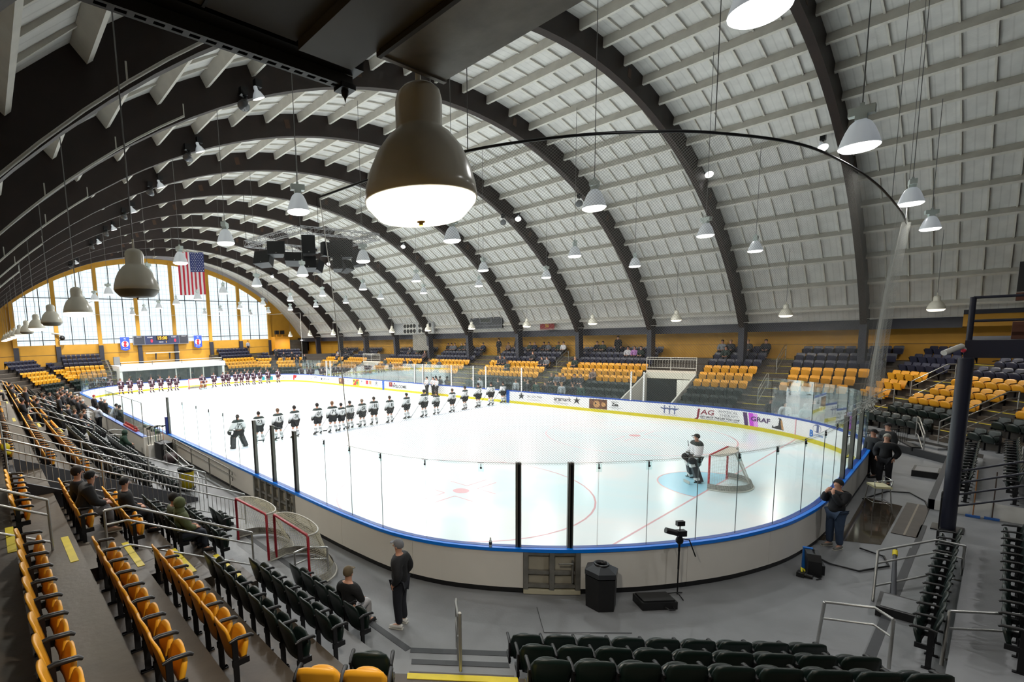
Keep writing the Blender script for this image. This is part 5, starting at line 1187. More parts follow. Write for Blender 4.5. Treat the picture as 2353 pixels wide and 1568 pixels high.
t = thing('folded_tarp_pole', 'grey leaning pole bundle with yellow tape near the lower right handrail', 'pole', (0,0,0)); MB().tube([(-5.9, -1.75, .03), (-4.4, -1.6, .6)], [.05, .03], 8).obj('pole', M_SLATE, t); MB().tube([(-4.65, -1.625, .5), (-4.5, -1.61, .56)], .045, 8).obj('yellow_tape', M_NOSE, t)
MB().box((-7.9, -1.83, .001), (-.1, -1.72, .012)).obj('floor_strip', M_DARKEDGE, floor)
# press platform post and beam at right
t = thing('press_platform', 'navy steel post carrying a navy platform with rails at the right edge', 'platform')
MB().tube([(0, -2.2, 0), (0, -2.2, 4.66)], .15, 18).obj('post', mat('navy gloss paint', (26, 28, 42), .35), t); MB().box((-.3, -2.5, 0), (.3, -1.9, .03)).obj('base_plate', M_BLACKM, t)
MB().box((.15, -9, 4.66), (.45, -2.15, 5.12)).obj('beam', MATS['navy gloss paint'], t); MB().box((.4, -9, 4.95), (4.5, -2.15, 5.12)).obj('deck', M_NAVY, t)
MB().tube([(.5, -2.2, 5.1), (.5, -2.2, 6.25)], .06, 10).obj('rail_post', MATS['navy gloss paint'], t); MB().tube([(.5, -5.5, 5.1), (.5, -5.5, 6.25)], .06, 10).obj('rail_post', MATS['navy gloss paint'], t)
for z in (5.62, 6.23): MB().tube([(.5, -2.2, z), (.5, -9, z)], .035, 8).obj('rail', MATS['navy gloss paint'], t)
for i in range(4): MB().tube([(0, -2.25, .95 + i*.32 - .3), (.0, -6.6, 2.9 + i*.32 - .3)], .028, 8).obj('slope_rail', MATS['navy gloss paint'], t)
t = thing('bullet_camera', 'white bullet camera on the front of the navy platform', 'security camera', (.1, -2.1, 4.95)); MB().tube([(-.5, .28, -.14), (.0, .0, .02)], .07, 12).obj('housing', M_PIPE, t); MB().tube([(0, 0, 0), (.12, -.1, -.12)], .04, 8).obj('mount', M_PIPE, t); MB().ball((-.02, -.04, -.1), .05, 8, 6).obj('red_plug', FR_, t)
t = thing('wooden_crates', 'brown wooden boxes standing on the navy platform', 'boxes', (1.1, -3.2, 5.12)); MB().box((-.1, -.3, 0), (.7, .3, .45)).obj('crate', mat('reddish brown board', (82, 42, 20), .6), t); MB().box((-.1, -.3, 1.0), (.75, .3, 1.2)).obj('crate', MATS['reddish brown board'], t)
for x in (-.02, .64): MB().box((x - .03, -.05, .45), (x + .03, .05, 1.0)).obj('upright', M_BLACK, t)
t = thing('monitor_panel', 'black equipment panel with light strips above the brown boxes', 'panel', (1.0, -3.0, 6.35)); MB().box((0, -.15, 0), (.5, .1, .75)).obj('panel_case', M_BLACK, t)
for i in range(5): MB().box((.18, -.17, .1 + i*.12), (.3, -.15, .18 + i*.12)).obj('light_cell', mat('pale cell', (150, 156, 156), .4), t)
for (x, y, z, lab, c1) in ((1.95, -2.6, 0, 'wooden-handled push broom leaning on the white wall', (140, 92, 50)), (2.0, -2.95, 0, 'dark-handled squeegee leaning on the white wall beside the broom', (60, 44, 36))):
    t = thing('broom', lab, 'broom', (x - .25, y, z)); MB().tube([(0, 0, .06), (.22, .0, 1.35)], .014, 6).obj('handle', mat('handle %d' % c1[0], c1, .5), t); MB().box((-.04, -.14, 0), (.04, .14, .06)).obj('broom_head', mat('blue head', (40, 90, 160), .6), t)
t = thing('shovel', 'dark snow shovel with D-shaped grip standing by the seats', 'shovel', (-1.5, -2.1, 0)); MB().tube([(0, 0, .3), (0, 0, 1.2)], .016, 6).tube([(0, 0, 1.2), (-.08, 0, 1.3), (-.08, 0, 1.36), (.08, 0, 1.36), (.08, 0, 1.3), (0, 0, 1.2)], .014, 6).obj('handle', M_BLACKM, t); MB().box((-.2, -.02, .02), (.2, .02, .4)).obj('blade', M_BLACK, t)
# barred barrier in the right corner
t = thing('barrier_fence', 'black barred crowd barrier behind the dark-clad men, right corner', 'barrier', (0,0,0))
for z in (.12, 1.0): MB().tube([(7.2, 1.0, z), (11.4, -.4, z)], .022, 6).obj('rail', M_BLACKM, t)
for i in range(27): x = 7.2 + 4.2*i/26; y = 1.0 - 1.4*i/26; MB().tube([(x, y, .12), (x, y, 1.0)], .009, 4, cap=False).obj('bar', M_BLACKM, t)
MB().box((7.4, .95, .2), (10.6, 1.0, .62)).obj('white_board', M_PIPE, t)
# curved wall handrails on the boards' outer side and the ramp rail
rail_set('curved grey handrail fixed along the outside of the boards beyond the yellow barrel', [((-13.15, 22.3, .02), (-13.15, 22.3, 1.0)), ((-13.15, 19.9, .02), (-13.15, 19.9, .95)), ((-13.15, 17.6, .02), (-13.15, 17.6, .9)), ((-13.15, 15.4, .02), (-13.15, 15.4, .85))], [(-13.15, 22.6, .7), (-13.15, 22.7, .95), (-13.15, 22.4, 1.02), (-13.15, 15.4, .88), (-13.15, 15.1, .8), (-13.15, 15.15, .68)], (.22,), m_=M_GREYM)
rail_set('white tube handrail beside the black bag and yellow barrel', [((-13.85, 21.3, .02), (-13.85, 21.3, .95)), ((-14.0, 18.9, .02), (-14.0, 18.9, .95))], [(-13.85, 21.6, .75), (-13.83, 21.6, 1.0), (-13.85, 21.3, 1.05), (-14.1, 16.2, .8), (-14.12, 16.0, .6)], (.3,))
t = thing('black_bag', 'large black equipment bag against the boards at the bench gate', 'bag', (-13.45, 23.2, 0), R(5)); MB().box((-.3, -.45, 0), (.3, .45, .8)).obj('bag_body', M_BLACK, t); MB().tube([(-.1, -.4, .8), (0, 0, .92), (-.1, .4, .8)], .02, 6).obj('bag_handle', M_BLACKM, t)
t = thing('duffel', 'dark red and black duffel lying next to the black bag', 'bag', (-13.5, 21.9, 0)); MB().ball((0, 0, .25), .4, 14, 8, sq=(.8, 1.3, .62)).obj('duffel_body', mat('maroon black nylon', (40, 20, 24), .6), t); MB().tube([(0, -.25, .45), (0, 0, .6), (0, .25, .45)], .015, 6).obj('duffel_handle', M_BLACK, t)
t = thing('red_bottle_carrier', 'row of red bottles in carriers on the bench wall', 'bottle carrier', (-14.0, 27.8, 1.04)); MB().box((-.1, -1.8, 0), (.1, 1.2, .1)).obj('carrier', mat('bottle red', (176, 40, 30), .4), t)
for i in range(10): MB().lathe([(0, 0), (.04, 0), (.04, .16), (.02, .2), (0, .2)], 8, c=(0, -1.7 + i*.3, .05)).obj('bottle', MATS['bottle red'], t)
stc = [(20, 20, 22), (30, 30, 32), (190, 190, 186), (24, 60, 130), (150, 200, 40), (24, 24, 26), (60, 60, 62), (196, 120, 70)]
for i in range(8):
    y = 24.05 - (i % 4) * .12; x = -13.95 + i * .09
    t = thing('hockey_stick', 'hockey stick leaning upright at the bench end, %s from the left' % ORD[i+1], 'hockey stick', (x, y, 0), 0, 'hockey sticks stacked at the bench end')
    MB().obox((0, 0, .78), (.011, 0, 0), (0, .015, 0), (.02*(i % 3 - 1), 0, .72)).obj('shaft', mat('stick colour %d' % i, stc[i], .4), t); MB().obox((.0 + .06, 0, 1.53), (.1, 0, .02), (0, .006, 0), (0, 0, .035)).obj('blade', M_BLACK if i % 2 else M_PIPE, t)
MB().box((-14.0, 23.9, 0), (-13.2, 24.2, .6)).obj('rack_panel', M_BOARD, bw)
t = thing('access_hatch', 'thin outlined hatch plate in the floor before the near gate', 'hatch'); MB().prism([(-11.55, 2.9, .001), (-10.9, 2.3, .001), (-11.6, 1.7, .001), (-12.2, 2.3, .001)], (0, 0, .004)).obj('plate', M_CONC, t)
for a, b in (((-11.55, 2.9), (-12.2, 2.3)), ((-12.2, 2.3), (-11.0, 1.2))): MB().tube([(a[0], a[1], .006), (b[0], b[1], .006)], .006, 4).obj('outline', M_DARKEDGE, t)
# ------------------------------------------------------------------ people
def skin(name, J, chains, rad, mats=None, sub=2, root=None):
    """grow one continuous skin along joint chains; J name -> point, rad name -> radius"""
    idx = {}; vs = []; es = []
    for ch in chains:
        for a in ch:
            if a not in idx: idx[a] = len(vs); vs.append(tuple(J[a]))
        for a, b in zip(ch, ch[1:]): es.append((idx[a], idx[b]))
    me = bpy.data.meshes.new(name); me.from_pydata(vs, es, []); o = bpy.data.objects.new(name, me); COL.objects.link(o)
    md = o.modifiers.new('s', 'SKIN'); md.use_smooth_shade = True
    sk = me.skin_vertices[0].data
    for a, i in idx.items():
        r_ = rad[a]; sk[i].radius = (r_, r_) if not isinstance(r_, tuple) else r_; sk[i].use_root = (a == (root or chains[0][0]))
    m2 = o.modifiers.new('u', 'SUBSURF'); m2.levels = sub; m2.render_levels = sub
    dg = bpy.context.evaluated_depsgraph_get(); out = bpy.data.meshes.new_from_object(o.evaluated_get(dg)); out.name = name
    bpy.data.objects.remove(o); bpy.data.meshes.remove(me); out.materials.clear()
    for mt in (mats or []): out.materials.append(mt)
    for p in out.polygons: p.use_smooth = True
    return out
BASE = dict(pel=(0, 0, .94), sp=(0, 0, 1.1), ch=(0, -.01, 1.28), up=(0, -.01, 1.42), nk=(0, 0, 1.50), hb=(0, .01, 1.58), hd=(0, .02, 1.66), ht=(0, .01, 1.73),
            shL=(-.17, -.01, 1.41), shR=(.17, -.01, 1.41), elL=(-.25, -.03, 1.13), elR=(.25, -.03, 1.13), wrL=(-.27, .05, .89), wrR=(.27, .05, .89), haL=(-.27, .08, .80), haR=(.27, .08, .80),
            hpL=(-.095, 0, .9), hpR=(.095, 0, .9), knL=(-.11, .02, .5), knR=(.11, .02, .5), anL=(-.12, -.02, .09), anR=(.12, -.02, .09), toL=(-.14, .14, .035), toR=(.14, .14, .035))
RB = dict(pel=.12, sp=.115, ch=.125, up=.1, nk=.055, hb=.07, hd=.088, ht=.07, shL=.065, shR=.065, elL=.045, elR=.045, wrL=.03, wrR=.03, haL=.036, haR=.036, hpL=.1, hpR=.1, knL=.062, knR=.062, anL=.042, anR=.042, toL=.035, toR=.035)
def pose(kind):
    J = dict(BASE)
    if kind == 'seated' or kind == 'seated_lean':
        f = .12 if kind == 'seated_lean' else 0
        for k, v in list(J.items()): J[k] = (v[0], v[1], v[2] - .44)
        for k in ('ch', 'up', 'shL', 'shR'): J[k] = (J[k][0], J[k][1] + f*.8, J[k][2] - f*.15)
        for k in ('nk', 'hb', 'hd', 'ht'): J[k] = (J[k][0], J[k][1] + f*1.4, J[k][2] - f*.3)
        J.update(knL=(-.14, .44, .50), knR=(.14, .44, .50), anL=(-.15, .42, .09), anR=(.15, .42, .09), toL=(-.17, .58, .035), toR=(.17, .58, .035),
                 elL=(-.25, .06 + f, .70), elR=(.25, .06 + f, .70), wrL=(-.13, .27 + f, .62), wrR=(.13, .27 + f, .62), haL=(-.07, .34 + f, .61), haR=(.07, .34 + f, .61))
    if kind == 'crossed': J.update(elL=(-.26, .08, 1.14), elR=(.26, .08, 1.14), wrL=(-.03, .22, 1.2), wrR=(.03, .25, 1.16), haL=(.06, .2, 1.22), haR=(-.06, .22, 1.18))
    if kind == 'camera': J.update(elL=(-.2, .16, 1.2), elR=(.22, .14, 1.2), wrL=(-.08, .26, 1.47), wrR=(.09, .25, 1.47), haL=(-.05, .22, 1.57), haR=(.06, .2, 1.57))
    if kind == 'pockets': J.update(elL=(-.29, -.1, 1.14), elR=(.29, -.1, 1.14), wrL=(-.22, .04, .95), wrR=(.22, .04, .95), haL=(-.19, .07, .89), haR=(.19, .07, .89))
    if kind == 'player': J.update(elL=(-.3, .02, 1.16), elR=(.3, .02, 1.16), wrL=(-.26, .16, .95), wrR=(.27, .14, .93), haL=(-.23, .2, .88), haR=(.25, .18, .85), knL=(-.15, .04, .52), knR=(.15, .04, .52), anL=(-.19, -.02, .13), anR=(.19, -.02, .13), toL=(-.23, .14, .07), toR=(.23, .14, .07))
    if kind == 'goalie': J.update(elL=(-.36, .04, 1.12), elR=(.36, .04, 1.12), wrL=(-.4, .2, .9), wrR=(.38, .2, .88), haL=(-.4, .25, .84), haR=(.38, .24, .82), hpL=(-.12, 0, .84), hpR=(.12, 0, .84), knL=(-.27, .08, .5), knR=(.27, .08, .5), anL=(-.36, -.02, .13), anR=(.36, -.02, .13), toL=(-.42, .14, .07), toR=(.42, .14, .07))
    if kind == 'phone': J.update(elR=(.24, .05, 1.14), wrR=(.12, .24, 1.2), haR=(.09, .29, 1.25))
    return J
def fingers(J, side, mb):
    """palm with five separate bent fingers beyond the wrist"""
    w_ = Vector(J['wr' + side]); h = Vector(J['ha' + side]); e = Vector(J['el' + side]); d = (h - w_).normalized(); ref = Vector((0, 0, 1)) if abs(d.z) < .8 else Vector((0, 1, 0))
    s_ = d.cross(ref).normalized(); n_ = s_.cross(d).normalized(); sg = 1 if side == 'R' else -1
    mb.tube([w_, w_ + d*.03, w_ + d*.07, w_ + d*.09], [.028, .036, .036, .026], 8, cap=True)
    for i, L in enumerate((.07, .08, .074, .058)):
        o = w_ + d*.08 + s_ * (.026 - .0175*i) * sg; a = o + d * L*.45 - n_*.006; b = a + d*L*.3 - n_*L*.25; c = b + d*L*.12 - n_*L*.28
        mb.tube([o, a, b, c], [.0095, .009, .0082, .006], 6)
    o = w_ + d*.03 + s_*.03*sg; mb.tube([o, o + s_*.025*sg + d*.025 - n_*.01, o + s_*.03*sg + d*.055 - n_*.02], [.012, .0105, .008], 6)
LIMBS = [('pel', 'sp', 'ch', 'up', 'nk', 'hb', 'hd', 'ht'), ('up', 'shL', 'elL', 'wrL', 'haL'), ('up', 'shR', 'elR', 'wrR', 'haR'), ('pel', 'hpL', 'knL', 'anL', 'toL'), ('pel', 'hpR', 'knR', 'anR', 'toR')]
TOP = [('pel', 'sp', 'ch', 'up', 'nk'), ('up', 'shL', 'elL', 'wrL'), ('up', 'shR', 'elR', 'wrR')]
LEGS = [('pel', 'hpL', 'knL', 'anL'), ('pel', 'hpR', 'knR', 'anR')]
def grow(add): return {k: v + add.get(k, add.get('*', 0)) for k, v in RB.items()}
HAIR = {}
def hair_mesh(J, kind):
    c = Vector(J['hd']); mb = MB(); n, m_ = 16, 12
    if kind == 'hood':
        mb.ball(c + Vector((0, -.03, .015)), .135, 16, 10, sq=(.95, 1, 1.05)); mb.tube([c + Vector((0, -.05, -.08)), c + Vector((0, -.05, -.17))], [.1, .13], 12)
        return mb
    vs = []; s_ = dict(short=1.07, cap=1.03, beanie=1.06, helmet=1.3, bald=.96)[kind]
    for i in range(m_ + 1):
        t = math.pi * (.74 if kind == 'short' else .64) * i / m_
        for k in range(n):
            a = 2*math.pi*k/n; fy = math.sin(a); cut = 1.0 if fy < .2 else (1 - .42 * min(1, (fy - .2)/.6))
            tt = t * cut; vs.append(c + Vector((0, -.012, .02)) + Vector((.093*s_*math.sin(tt)*math.cos(a), .108*s_*math.sin(tt)*fy, .112*s_*math.cos(tt))))
    mb.add(vs, [(i*n+k, (i+1)*n+k, (i+1)*n+(k+1) % n, i*n+(k+1) % n) for i in range(m_) for k in range(n)], 0, True)
    if kind == 'cap':
        f = c + Vector((0, .085, .055)); mb.prism([f + Vector((-.07, 0, 0)), f + Vector((-.06, .06, -.012)), f + Vector((0, .085, -.018)), f + Vector((.06, .06, -.012)), f + Vector((.07, 0, 0))], (0, 0, .01))
    return mb
def face_bits(J, mb):
    c = Vector(J['hd']) + Vector((0, 0, -.012))
    mb.tube([c + Vector((0, .085, .012)), c + Vector((0, .108, -.016)), c + Vector((0, .086, -.026))], [.008, .013, .008], 6)
    for s_ in (-1, 1): mb.ball(c + Vector((s_*.086, -.005, -.005)), .028, 8, 6, sq=(.35, .7, 1.1))
SKINM = [mat('skin light', (196, 146, 122), .55), mat('skin tan', (164, 112, 88), .55), mat('skin dark', (96, 64, 50), .55)]
PROTO = {}
def parts_for(kind, gear='plain'):
    key = (kind, gear)
    if key in PROTO: return PROTO[key]
    J = pose(kind); P = {}
    P['body'] = skin('body', J, LIMBS, RB, sub=2, root='pel')
    bm_ = MB(); face_bits(J, bm_)
    for s_ in 'LR': fingers(J, s_, bm_)
    tmp = bm_.mesh('b', SKINM[0]); bmx = bmesh.new(); bmx.from_mesh(P['body']); bmx.from_mesh(tmp); bmx.to_mesh(P['body']); bmx.free(); bpy.data.meshes.remove(tmp)
    P['body'].materials.clear(); P['body'].materials.append(SKINM[0])
    for p in P['body'].polygons: p.use_smooth = True
    bulk = {'plain': .034, 'coat': .055, 'hockey': .08, 'goalie': .10}[gear]
    g = grow({'*': bulk, 'wrL': bulk*.55, 'wrR': bulk*.55, 'up': bulk*.85, 'nk': .016, 'shL': bulk*1.15, 'shR': bulk*1.15, 'pel': bulk + (.02 if gear != 'plain' else 0)})
    J2 = dict(J); J2['nk'] = tuple(Vector(J['up']).lerp(Vector(J['nk']), .62)); d = -.02 if gear == 'plain' else -.05; 
    if not kind.startswith('seated'): J2['pel'] = (J['pel'][0], J['pel'][1], J['pel'][2] + (.0 if gear in ('hockey', 'goalie') else d))
    P['top'] = skin('top', J2, TOP, g, sub=2)
    lg = {'plain': .022, 'coat': .028, 'hockey': .05, 'goalie': .06}[gear]
    g2 = grow({'*': lg, 'anL': lg*1.2, 'anR': lg*1.2, 'knL': lg, 'knR': lg})
    if gear in ('hockey', 'goalie'):
        J3 = dict(J); J3['knL'] = tuple(Vector(J['hpL']).lerp(Vector(J['knL']), .82)); J3['knR'] = tuple(Vector(J['hpR']).lerp(Vector(J['knR']), .82))
        P['pants'] = skin('pants', J3, [('pel', 'hpL', 'knL'), ('pel', 'hpR', 'knR')], grow({'*': .065, 'knL': .075, 'knR': .075}), sub=2)
        if gear == 'hockey': P['socks'] = skin('socks', J, [('knL', 'anL')], grow({'*': .04, 'knL': .045}), sub=2), skin('socks', J, [('knR', 'anR')], grow({'*': .04, 'knR': .045}), sub=2)
        else:
            pads = []
            for s_ in 'LR':
                k_, a_, h_ = Vector(J['kn'+s_]), Vector(J['an'+s_]), Vector(J['hp'+s_]); u_ = (k_ - a_).normalized(); x_ = Vector((1, 0, 0)); x_ = (x_ - u_*x_.dot(u_)).normalized(); y_ = u_.cross(x_)
                y_ = y_ if y_.y > 0 else -y_
                c_ = a_.lerp(k_, .62) + y_*.075; mb = MB(); mb.obox(c_, x_*.135, y_*.06, u_*.38); mb.obox(c_ + u_*.30 + y_*.02, x_*.14, y_*.07, u_*.06, 1); mb.obox(c_ - u_*.22 + y_*.015, x_*.14, y_*.065, u_*.05, 1); mb.obox(c_ + y_*-.1 - u_*.05, x_*.1, y_*.06, u_*.3)
                pads.append(mb)
            P['pads'] = pads
        P['gloves'] = []
        for s_ in 'LR':
            gl = MB(); P['gloves'].append(gl); h = Vector(J['ha'+s_]); gl.ball(h, .085 if gear == 'hockey' else .13, 10, 7, sq=(.8, 1.1, 1.1)); w_ = Vector(J['wr'+s_]); gl.tube([w_.lerp(Vector(J['el'+s_]), .25), w_, h], [.07, .065, .06], 8)
        P['skates'] = []
        for s_ in 'LR':
            sk = MB(); P['skates'].append(sk); a, t_ = Vector(J['an'+s_]), Vector(J['to'+s_]); sk.tube([a + Vector((0, -.01, .13)), a, a.lerp(t_, .4) + Vector((0, 0, -.02)), t_], [.062, .058, .055, .035], 10)
            dd = (t_ - a); dd.z = 0; dd.normalize(); m_ = a.lerp(t_, .45); sk.obox((m_.x, m_.y, .022), dd*.15, Vector((-dd.y, dd.x, 0))*.003, (0, 0, .022), 1)
    else:
        P['legs'] = skin('trousers', J, LEGS, g2, sub=2)
        P['shoes'] = []
        for s_ in 'LR':
            sh = MB(); P['shoes'].append(sh); a, t_ = Vector(J['an'+s_]), Vector(J['to'+s_]); dd = (t_ - a); dd.z = 0; dd.normalize(); b_ = Vector((a.x, a.y, 0)); y0 = t_.z - .035
            sh.tube([b_ - dd*.06 + Vector((0, 0, y0 + .05)), b_ + Vector((0, 0, y0 + .065)), b_ + dd*.1 + Vector((0, 0, y0 + .045)), b_ + dd*.2 + Vector((0, 0, y0 + .03))], [.042, .05, .046, .028], 8)
            sh.obox(b_ + dd*.07 + Vector((0, 0, y0 + .009)), dd*.14, Vector((-dd.y, dd.x, 0))*.042, (0, 0, .009), 1)
    for k in ('pads', 'gloves', 'skates', 'shoes'):
        if k in P: P[k] = [x.mesh(k, [M_BLACK, M_PIPE]) for x in P[k]] if isinstance(P[k], list) else P[k].mesh(k, [M_BLACK, M_PIPE])
    P['J'] = J; P['top'].materials.append(M_BLACK)
    for q in ('pants', 'legs'):
        if q in P: P[q].materials.append(M_BLACK)
    if 'socks' in P:
        for q in P['socks']: q.materials.append(M_BLACK)
    PROTO[key] = P; return P
HM = {}
def set_m(o, *ms):
    for i, m_ in enumerate(ms): o.material_slots[i].link = 'OBJECT'; o.material_slots[i].material = m_
CL = {}
def cloth_m(c, r_=.8):
    k = 'cloth %d %d %d' % tuple(c); return mat(k, c, r_, nz=.1, scale=6, bump=.3, bscale=16)
def person(kind, x, y, z, rz, label, top=(24, 24, 28), legs=(22, 24, 30), hair='short', hairc=(40, 30, 24), sk=0, shoes=(30, 30, 32), gear='plain', h=1.0, group=None, cat='person'):
    P = parts_for(kind, gear); b = link('person', P['body']); set_m(b, SKINM[sk]); tag(b, label, cat, group)
    b.location = (x, y, z); b.rotation_euler = (0, 0, rz); b.scale = (h, h, h)
    o = link({'coat': 'jacket'}.get(gear, 'jacket'), P['top'], b); set_m(o, cloth_m(top))
    o = link('trousers', P['legs'], b); set_m(o, cloth_m(legs))
    for q in P['shoes']: o = link('shoe', q, b); set_m(o, cloth_m(shoes), M_PIPE if sum(shoes) > 300 else M_BLACK)
    hk = (kind, hair)
    if hk not in HM: HM[hk] = hair_mesh(P['J'], hair).mesh('hair', M_BLACK)
    o = link({'cap': 'cap', 'beanie': 'knit_hat', 'hood': 'hood'}.get(hair, 'hair'), HM[hk], b); set_m(o, cloth_m(hairc))
    return b
W_ = srgb(224, 226, 228); DK = srgb(26, 40, 38); GYS = srgb(120, 118, 104); MRN = srgb(52, 22, 40); MRN2 = srgb(70, 24, 44)
JW = bands_mat('white team jersey', W_, [(.90, W_), (.965, DK), (.985, GYS), (1.01, DK), (1.03, W_), (1.055, DK), (1.075, W_), (1.385, DK)])
JM = bands_mat('maroon team jersey', MRN, [(.90, MRN), (.955, srgb(226, 214, 220)), (1.03, MRN), (1.40, srgb(214, 206, 212)), (1.44, MRN)])
SKW = bands_mat('white team sock', W_, [(.26, W_), (.31, DK), (.335, W_), (.36, DK), (.385, W_)]); SKM = bands_mat('maroon team sock', MRN2, [(.2, MRN2), (.26, srgb(222, 214, 218)), (.36, MRN2)])
NUMM = mat('number print', (26, 40, 38), .7); LOGM = mat('logo print', (224, 218, 222), .7)
_bvh = {}
def project(me_text, me_top, back=True):
    k = me_top.name
    if k not in _bvh:
        bmx = bmesh.new(); bmx.from_mesh(me_top); _bvh[k] = BVHTree.FromBMesh(bmx); bmx.free()
    bv = _bvh[k]
    for v in me_text.vertices:
        d = Vector((0, 1, 0)) if back else Vector((0, -1, 0)); o = Vector((v.co.x, -1 if back else 1, v.co.z)); h = bv.ray_cast(o, d)
        yy = h[0].y if h[0] is not None else -.2
        v.co.y = yy + (-.012 if back else .012)
def player(kind, x, y, rz, num, label, team, hair='short', hairc=(34, 26, 22), sk=0, h=1.0, stick=True, stick_side=1):
    gear = 'goalie' if kind == 'goalie' else 'hockey'; P = parts_for(kind, gear); b = link('person', P['body']); set_m(b, SKINM[sk])
    tag(b, label, 'hockey player', '%s team lined up on the ice' % team); b.location = (x, y, 0.004); b.rotation_euler = (0, 0, rz); b.scale = (h, h, h)
    wt = team == 'white'
    o = link('jersey', P['top'], b); set_m(o, JW if wt else JM)
    pc = cloth_m((22, 24, 26) if wt else (64, 26, 42))
    o = link('hockey_pants', P['pants'], b); set_m(o, pc)
    if 'socks' in P:
        for q in P['socks']: o = link('sock', q, b); set_m(o, SKW if wt else SKM)
    if 'pads' in P:
        for q in P['pads']: o = link('leg_pad', q, b); set_m(o, cloth_m((56, 58, 60) if wt else (136, 76, 40)), cloth_m((214, 214, 212)))
    for q in P['gloves']: o = link('glove', q, b); set_m(o, cloth_m((24, 24, 26) if wt or gear != 'goalie' else (130, 72, 40)), M_BLACK)
    for q in P['skates']: o = link('skate', q, b); set_m(o, M_BLACK, M_GREYM)
    hk = (kind, hair)
    if hk not in HM: HM[hk] = hair_mesh(P['J'], hair).mesh('hair', M_BLACK)
    o = link('cap' if hair == 'cap' else 'hair', HM[hk], b); set_m(o, cloth_m(hairc))
    if wt:
        me = text_mesh(num, .30, 0, .008, 'CENTER', .95)
        for v in me.vertices: v.co = Vector((v.co.x, 0, v.co.y + 1.205))
        project(me, P['top'], True); me.materials.clear(); me.materials.append(NUMM); link('back_number', me, b)
    else:
        pts = [(.085*math.cos(a*.3927), .12*math.sin(a*.3927)) for a in range(16)]
        me = MB().add([(px, 0, 1.22 + pz) for px, pz in pts] + [(0, 0, 1.22)], [(i, (i+1) % 16, 16) for i in range(16)]).mesh('crest', LOGM); project(me, P['top'], False); link('chest_crest', me, b)
        me = text_mesh('B', .13, 0, .01); 
        for v in me.vertices: v.co = Vector((v.co.x, 0, v.co.y + 1.22))
        project(me, P['top'], False)
        for v in me.vertices: v.co.y += .008
        me.materials.clear(); me.materials.append(mat('crest maroon', (96, 30, 56), .7)); link('crest_letter', me, b)
    if stick:
        s_ = thing('hockey_stick', 'hockey stick of the %s' % label, 'hockey stick', (x, y, 0), rz, 'hockey sticks held by the %s team' % team)
        hx = .27 * stick_side; MB().tube([(hx, .16, .98), (hx + .42*stick_side, .62, .06)], .014, 5).obj('shaft', M_BLACKM, s_)
        MB().obox((hx + .53*stick_side, .68, .045), (.13*stick_side, .05, 0), (.004, .008, 0), (0, 0, .035)).obj('blade', M_BLACK, s_)
    return b
WH = [(-9.78, 22.67), (-8.46, 22.96), (-7.37, 22.8), (-6.34, 22.75), (-4.94, 22.54), (-3.99, 22.38), (-3.27, 22.51), (-2.53, 22.64), (-1.61, 22.61), (-.62, 22.66), (.53, 22.44), (2.28, 22.75), (3.55, 22.35), (4.89, 22.51), (6.36, 22.34), (7.89, 22.49), (9.42, 22.5), (10.83, 22.41), (12.6, 22.61)]
NU = ['75', '23', '15', '36', '84', '74', '14', '12', '50', '18', '8', '62', '56', '21', '91', '13', '2', '3', '6']
HH = [1.0, .995, 1.03, 1.055, 1.06, 1.075, .965, .99, 1, 1.025, 1.0, 1.0, 1.08, .92, .975, 1.0, 1.06, 1.05, .975]
HC = [(40, 30, 26), (26, 20, 18), (90, 66, 48), (24, 20, 20), (24, 20, 18), (96, 66, 44), (22, 18, 18), (24, 20, 20), (112, 92, 76), (50, 40, 36), (60, 44, 34), (26, 22, 20), (30, 26, 24), (70, 50, 38), (66, 48, 36), (30, 26, 24), (30, 26, 24), (26, 22, 20), (26, 22, 20)]
for i, ((x, y), n_) in enumerate(zip(WH, NU)):
    g_ = i == 0
    player('goalie' if g_ else 'player', x, y, R([8, -4, 6, 14][i % 4]), n_, ('goaltender' if g_ else 'player') + ' in white jersey %s, %s from the left' % (n_, ORD[i+1]), 'white', 'beanie' if g_ else 'short', HC[i], 0, HH[i], not g_ and i % 3 != 1, -1)
player('goalie', .25, 4.1, R(38), '35', 'goaltender in white jersey number 35 and dark cap beside the near goal', 'white', 'cap', (30, 34, 34), 0, .98, False)
s_ = thing('goalie_stick', 'white goaltender stick held beside the near goal', 'hockey stick', (.25, 4.1, 0), R(38), 'goaltender sticks'); MB().obox((.55, .05, .95), (.22, 0, .4), (0, .008, 0), (.012, 0, -.006)).obj('shaft', M_BLACKM, s_); MB().obox((-.5, .45, .07), (.17, .04, 0), (0, .01, 0), (0, 0, .05)).obj('blade', M_PIPE, s_)
MA = [(-9.11, 61.2), (-8.2, 60.4), (-7.29, 60.32), (-6.35, 59.63), (-5.13, 59.5), (-4.01, 60.05), (-3.11, 59.62), (-2.39, 59.44), (.35, 58.3), (2.12, 59.3), (3.27, 59.18), (3.87, 59.1), (4.6, 58.42), (5.35, 58.44), (6.15, 58.38), (6.9, 58.19), (7.92, 58.5), (8.82, 58.01), (10.28, 58.05)]
for i, (x, y) in enumerate(MA):
    g_ = i == 8
    lab = 'goaltender in maroon jersey with brown leg pads before the far goal' if g_ else 'player in maroon jersey, %s from the left in the far line %s of the goal' % (ORD[i + 1] if i < 8 else ORD[i - 8], 'left' if i < 8 else 'right')
    player('goalie' if g_ else 'player', x, y, R(180 + [25, 15, 20, 30][i % 4]), '', lab, 'maroon', 'short', (60, 44, 40), i % 2, 1.03, not g_ and i % 3 == 0, 1)
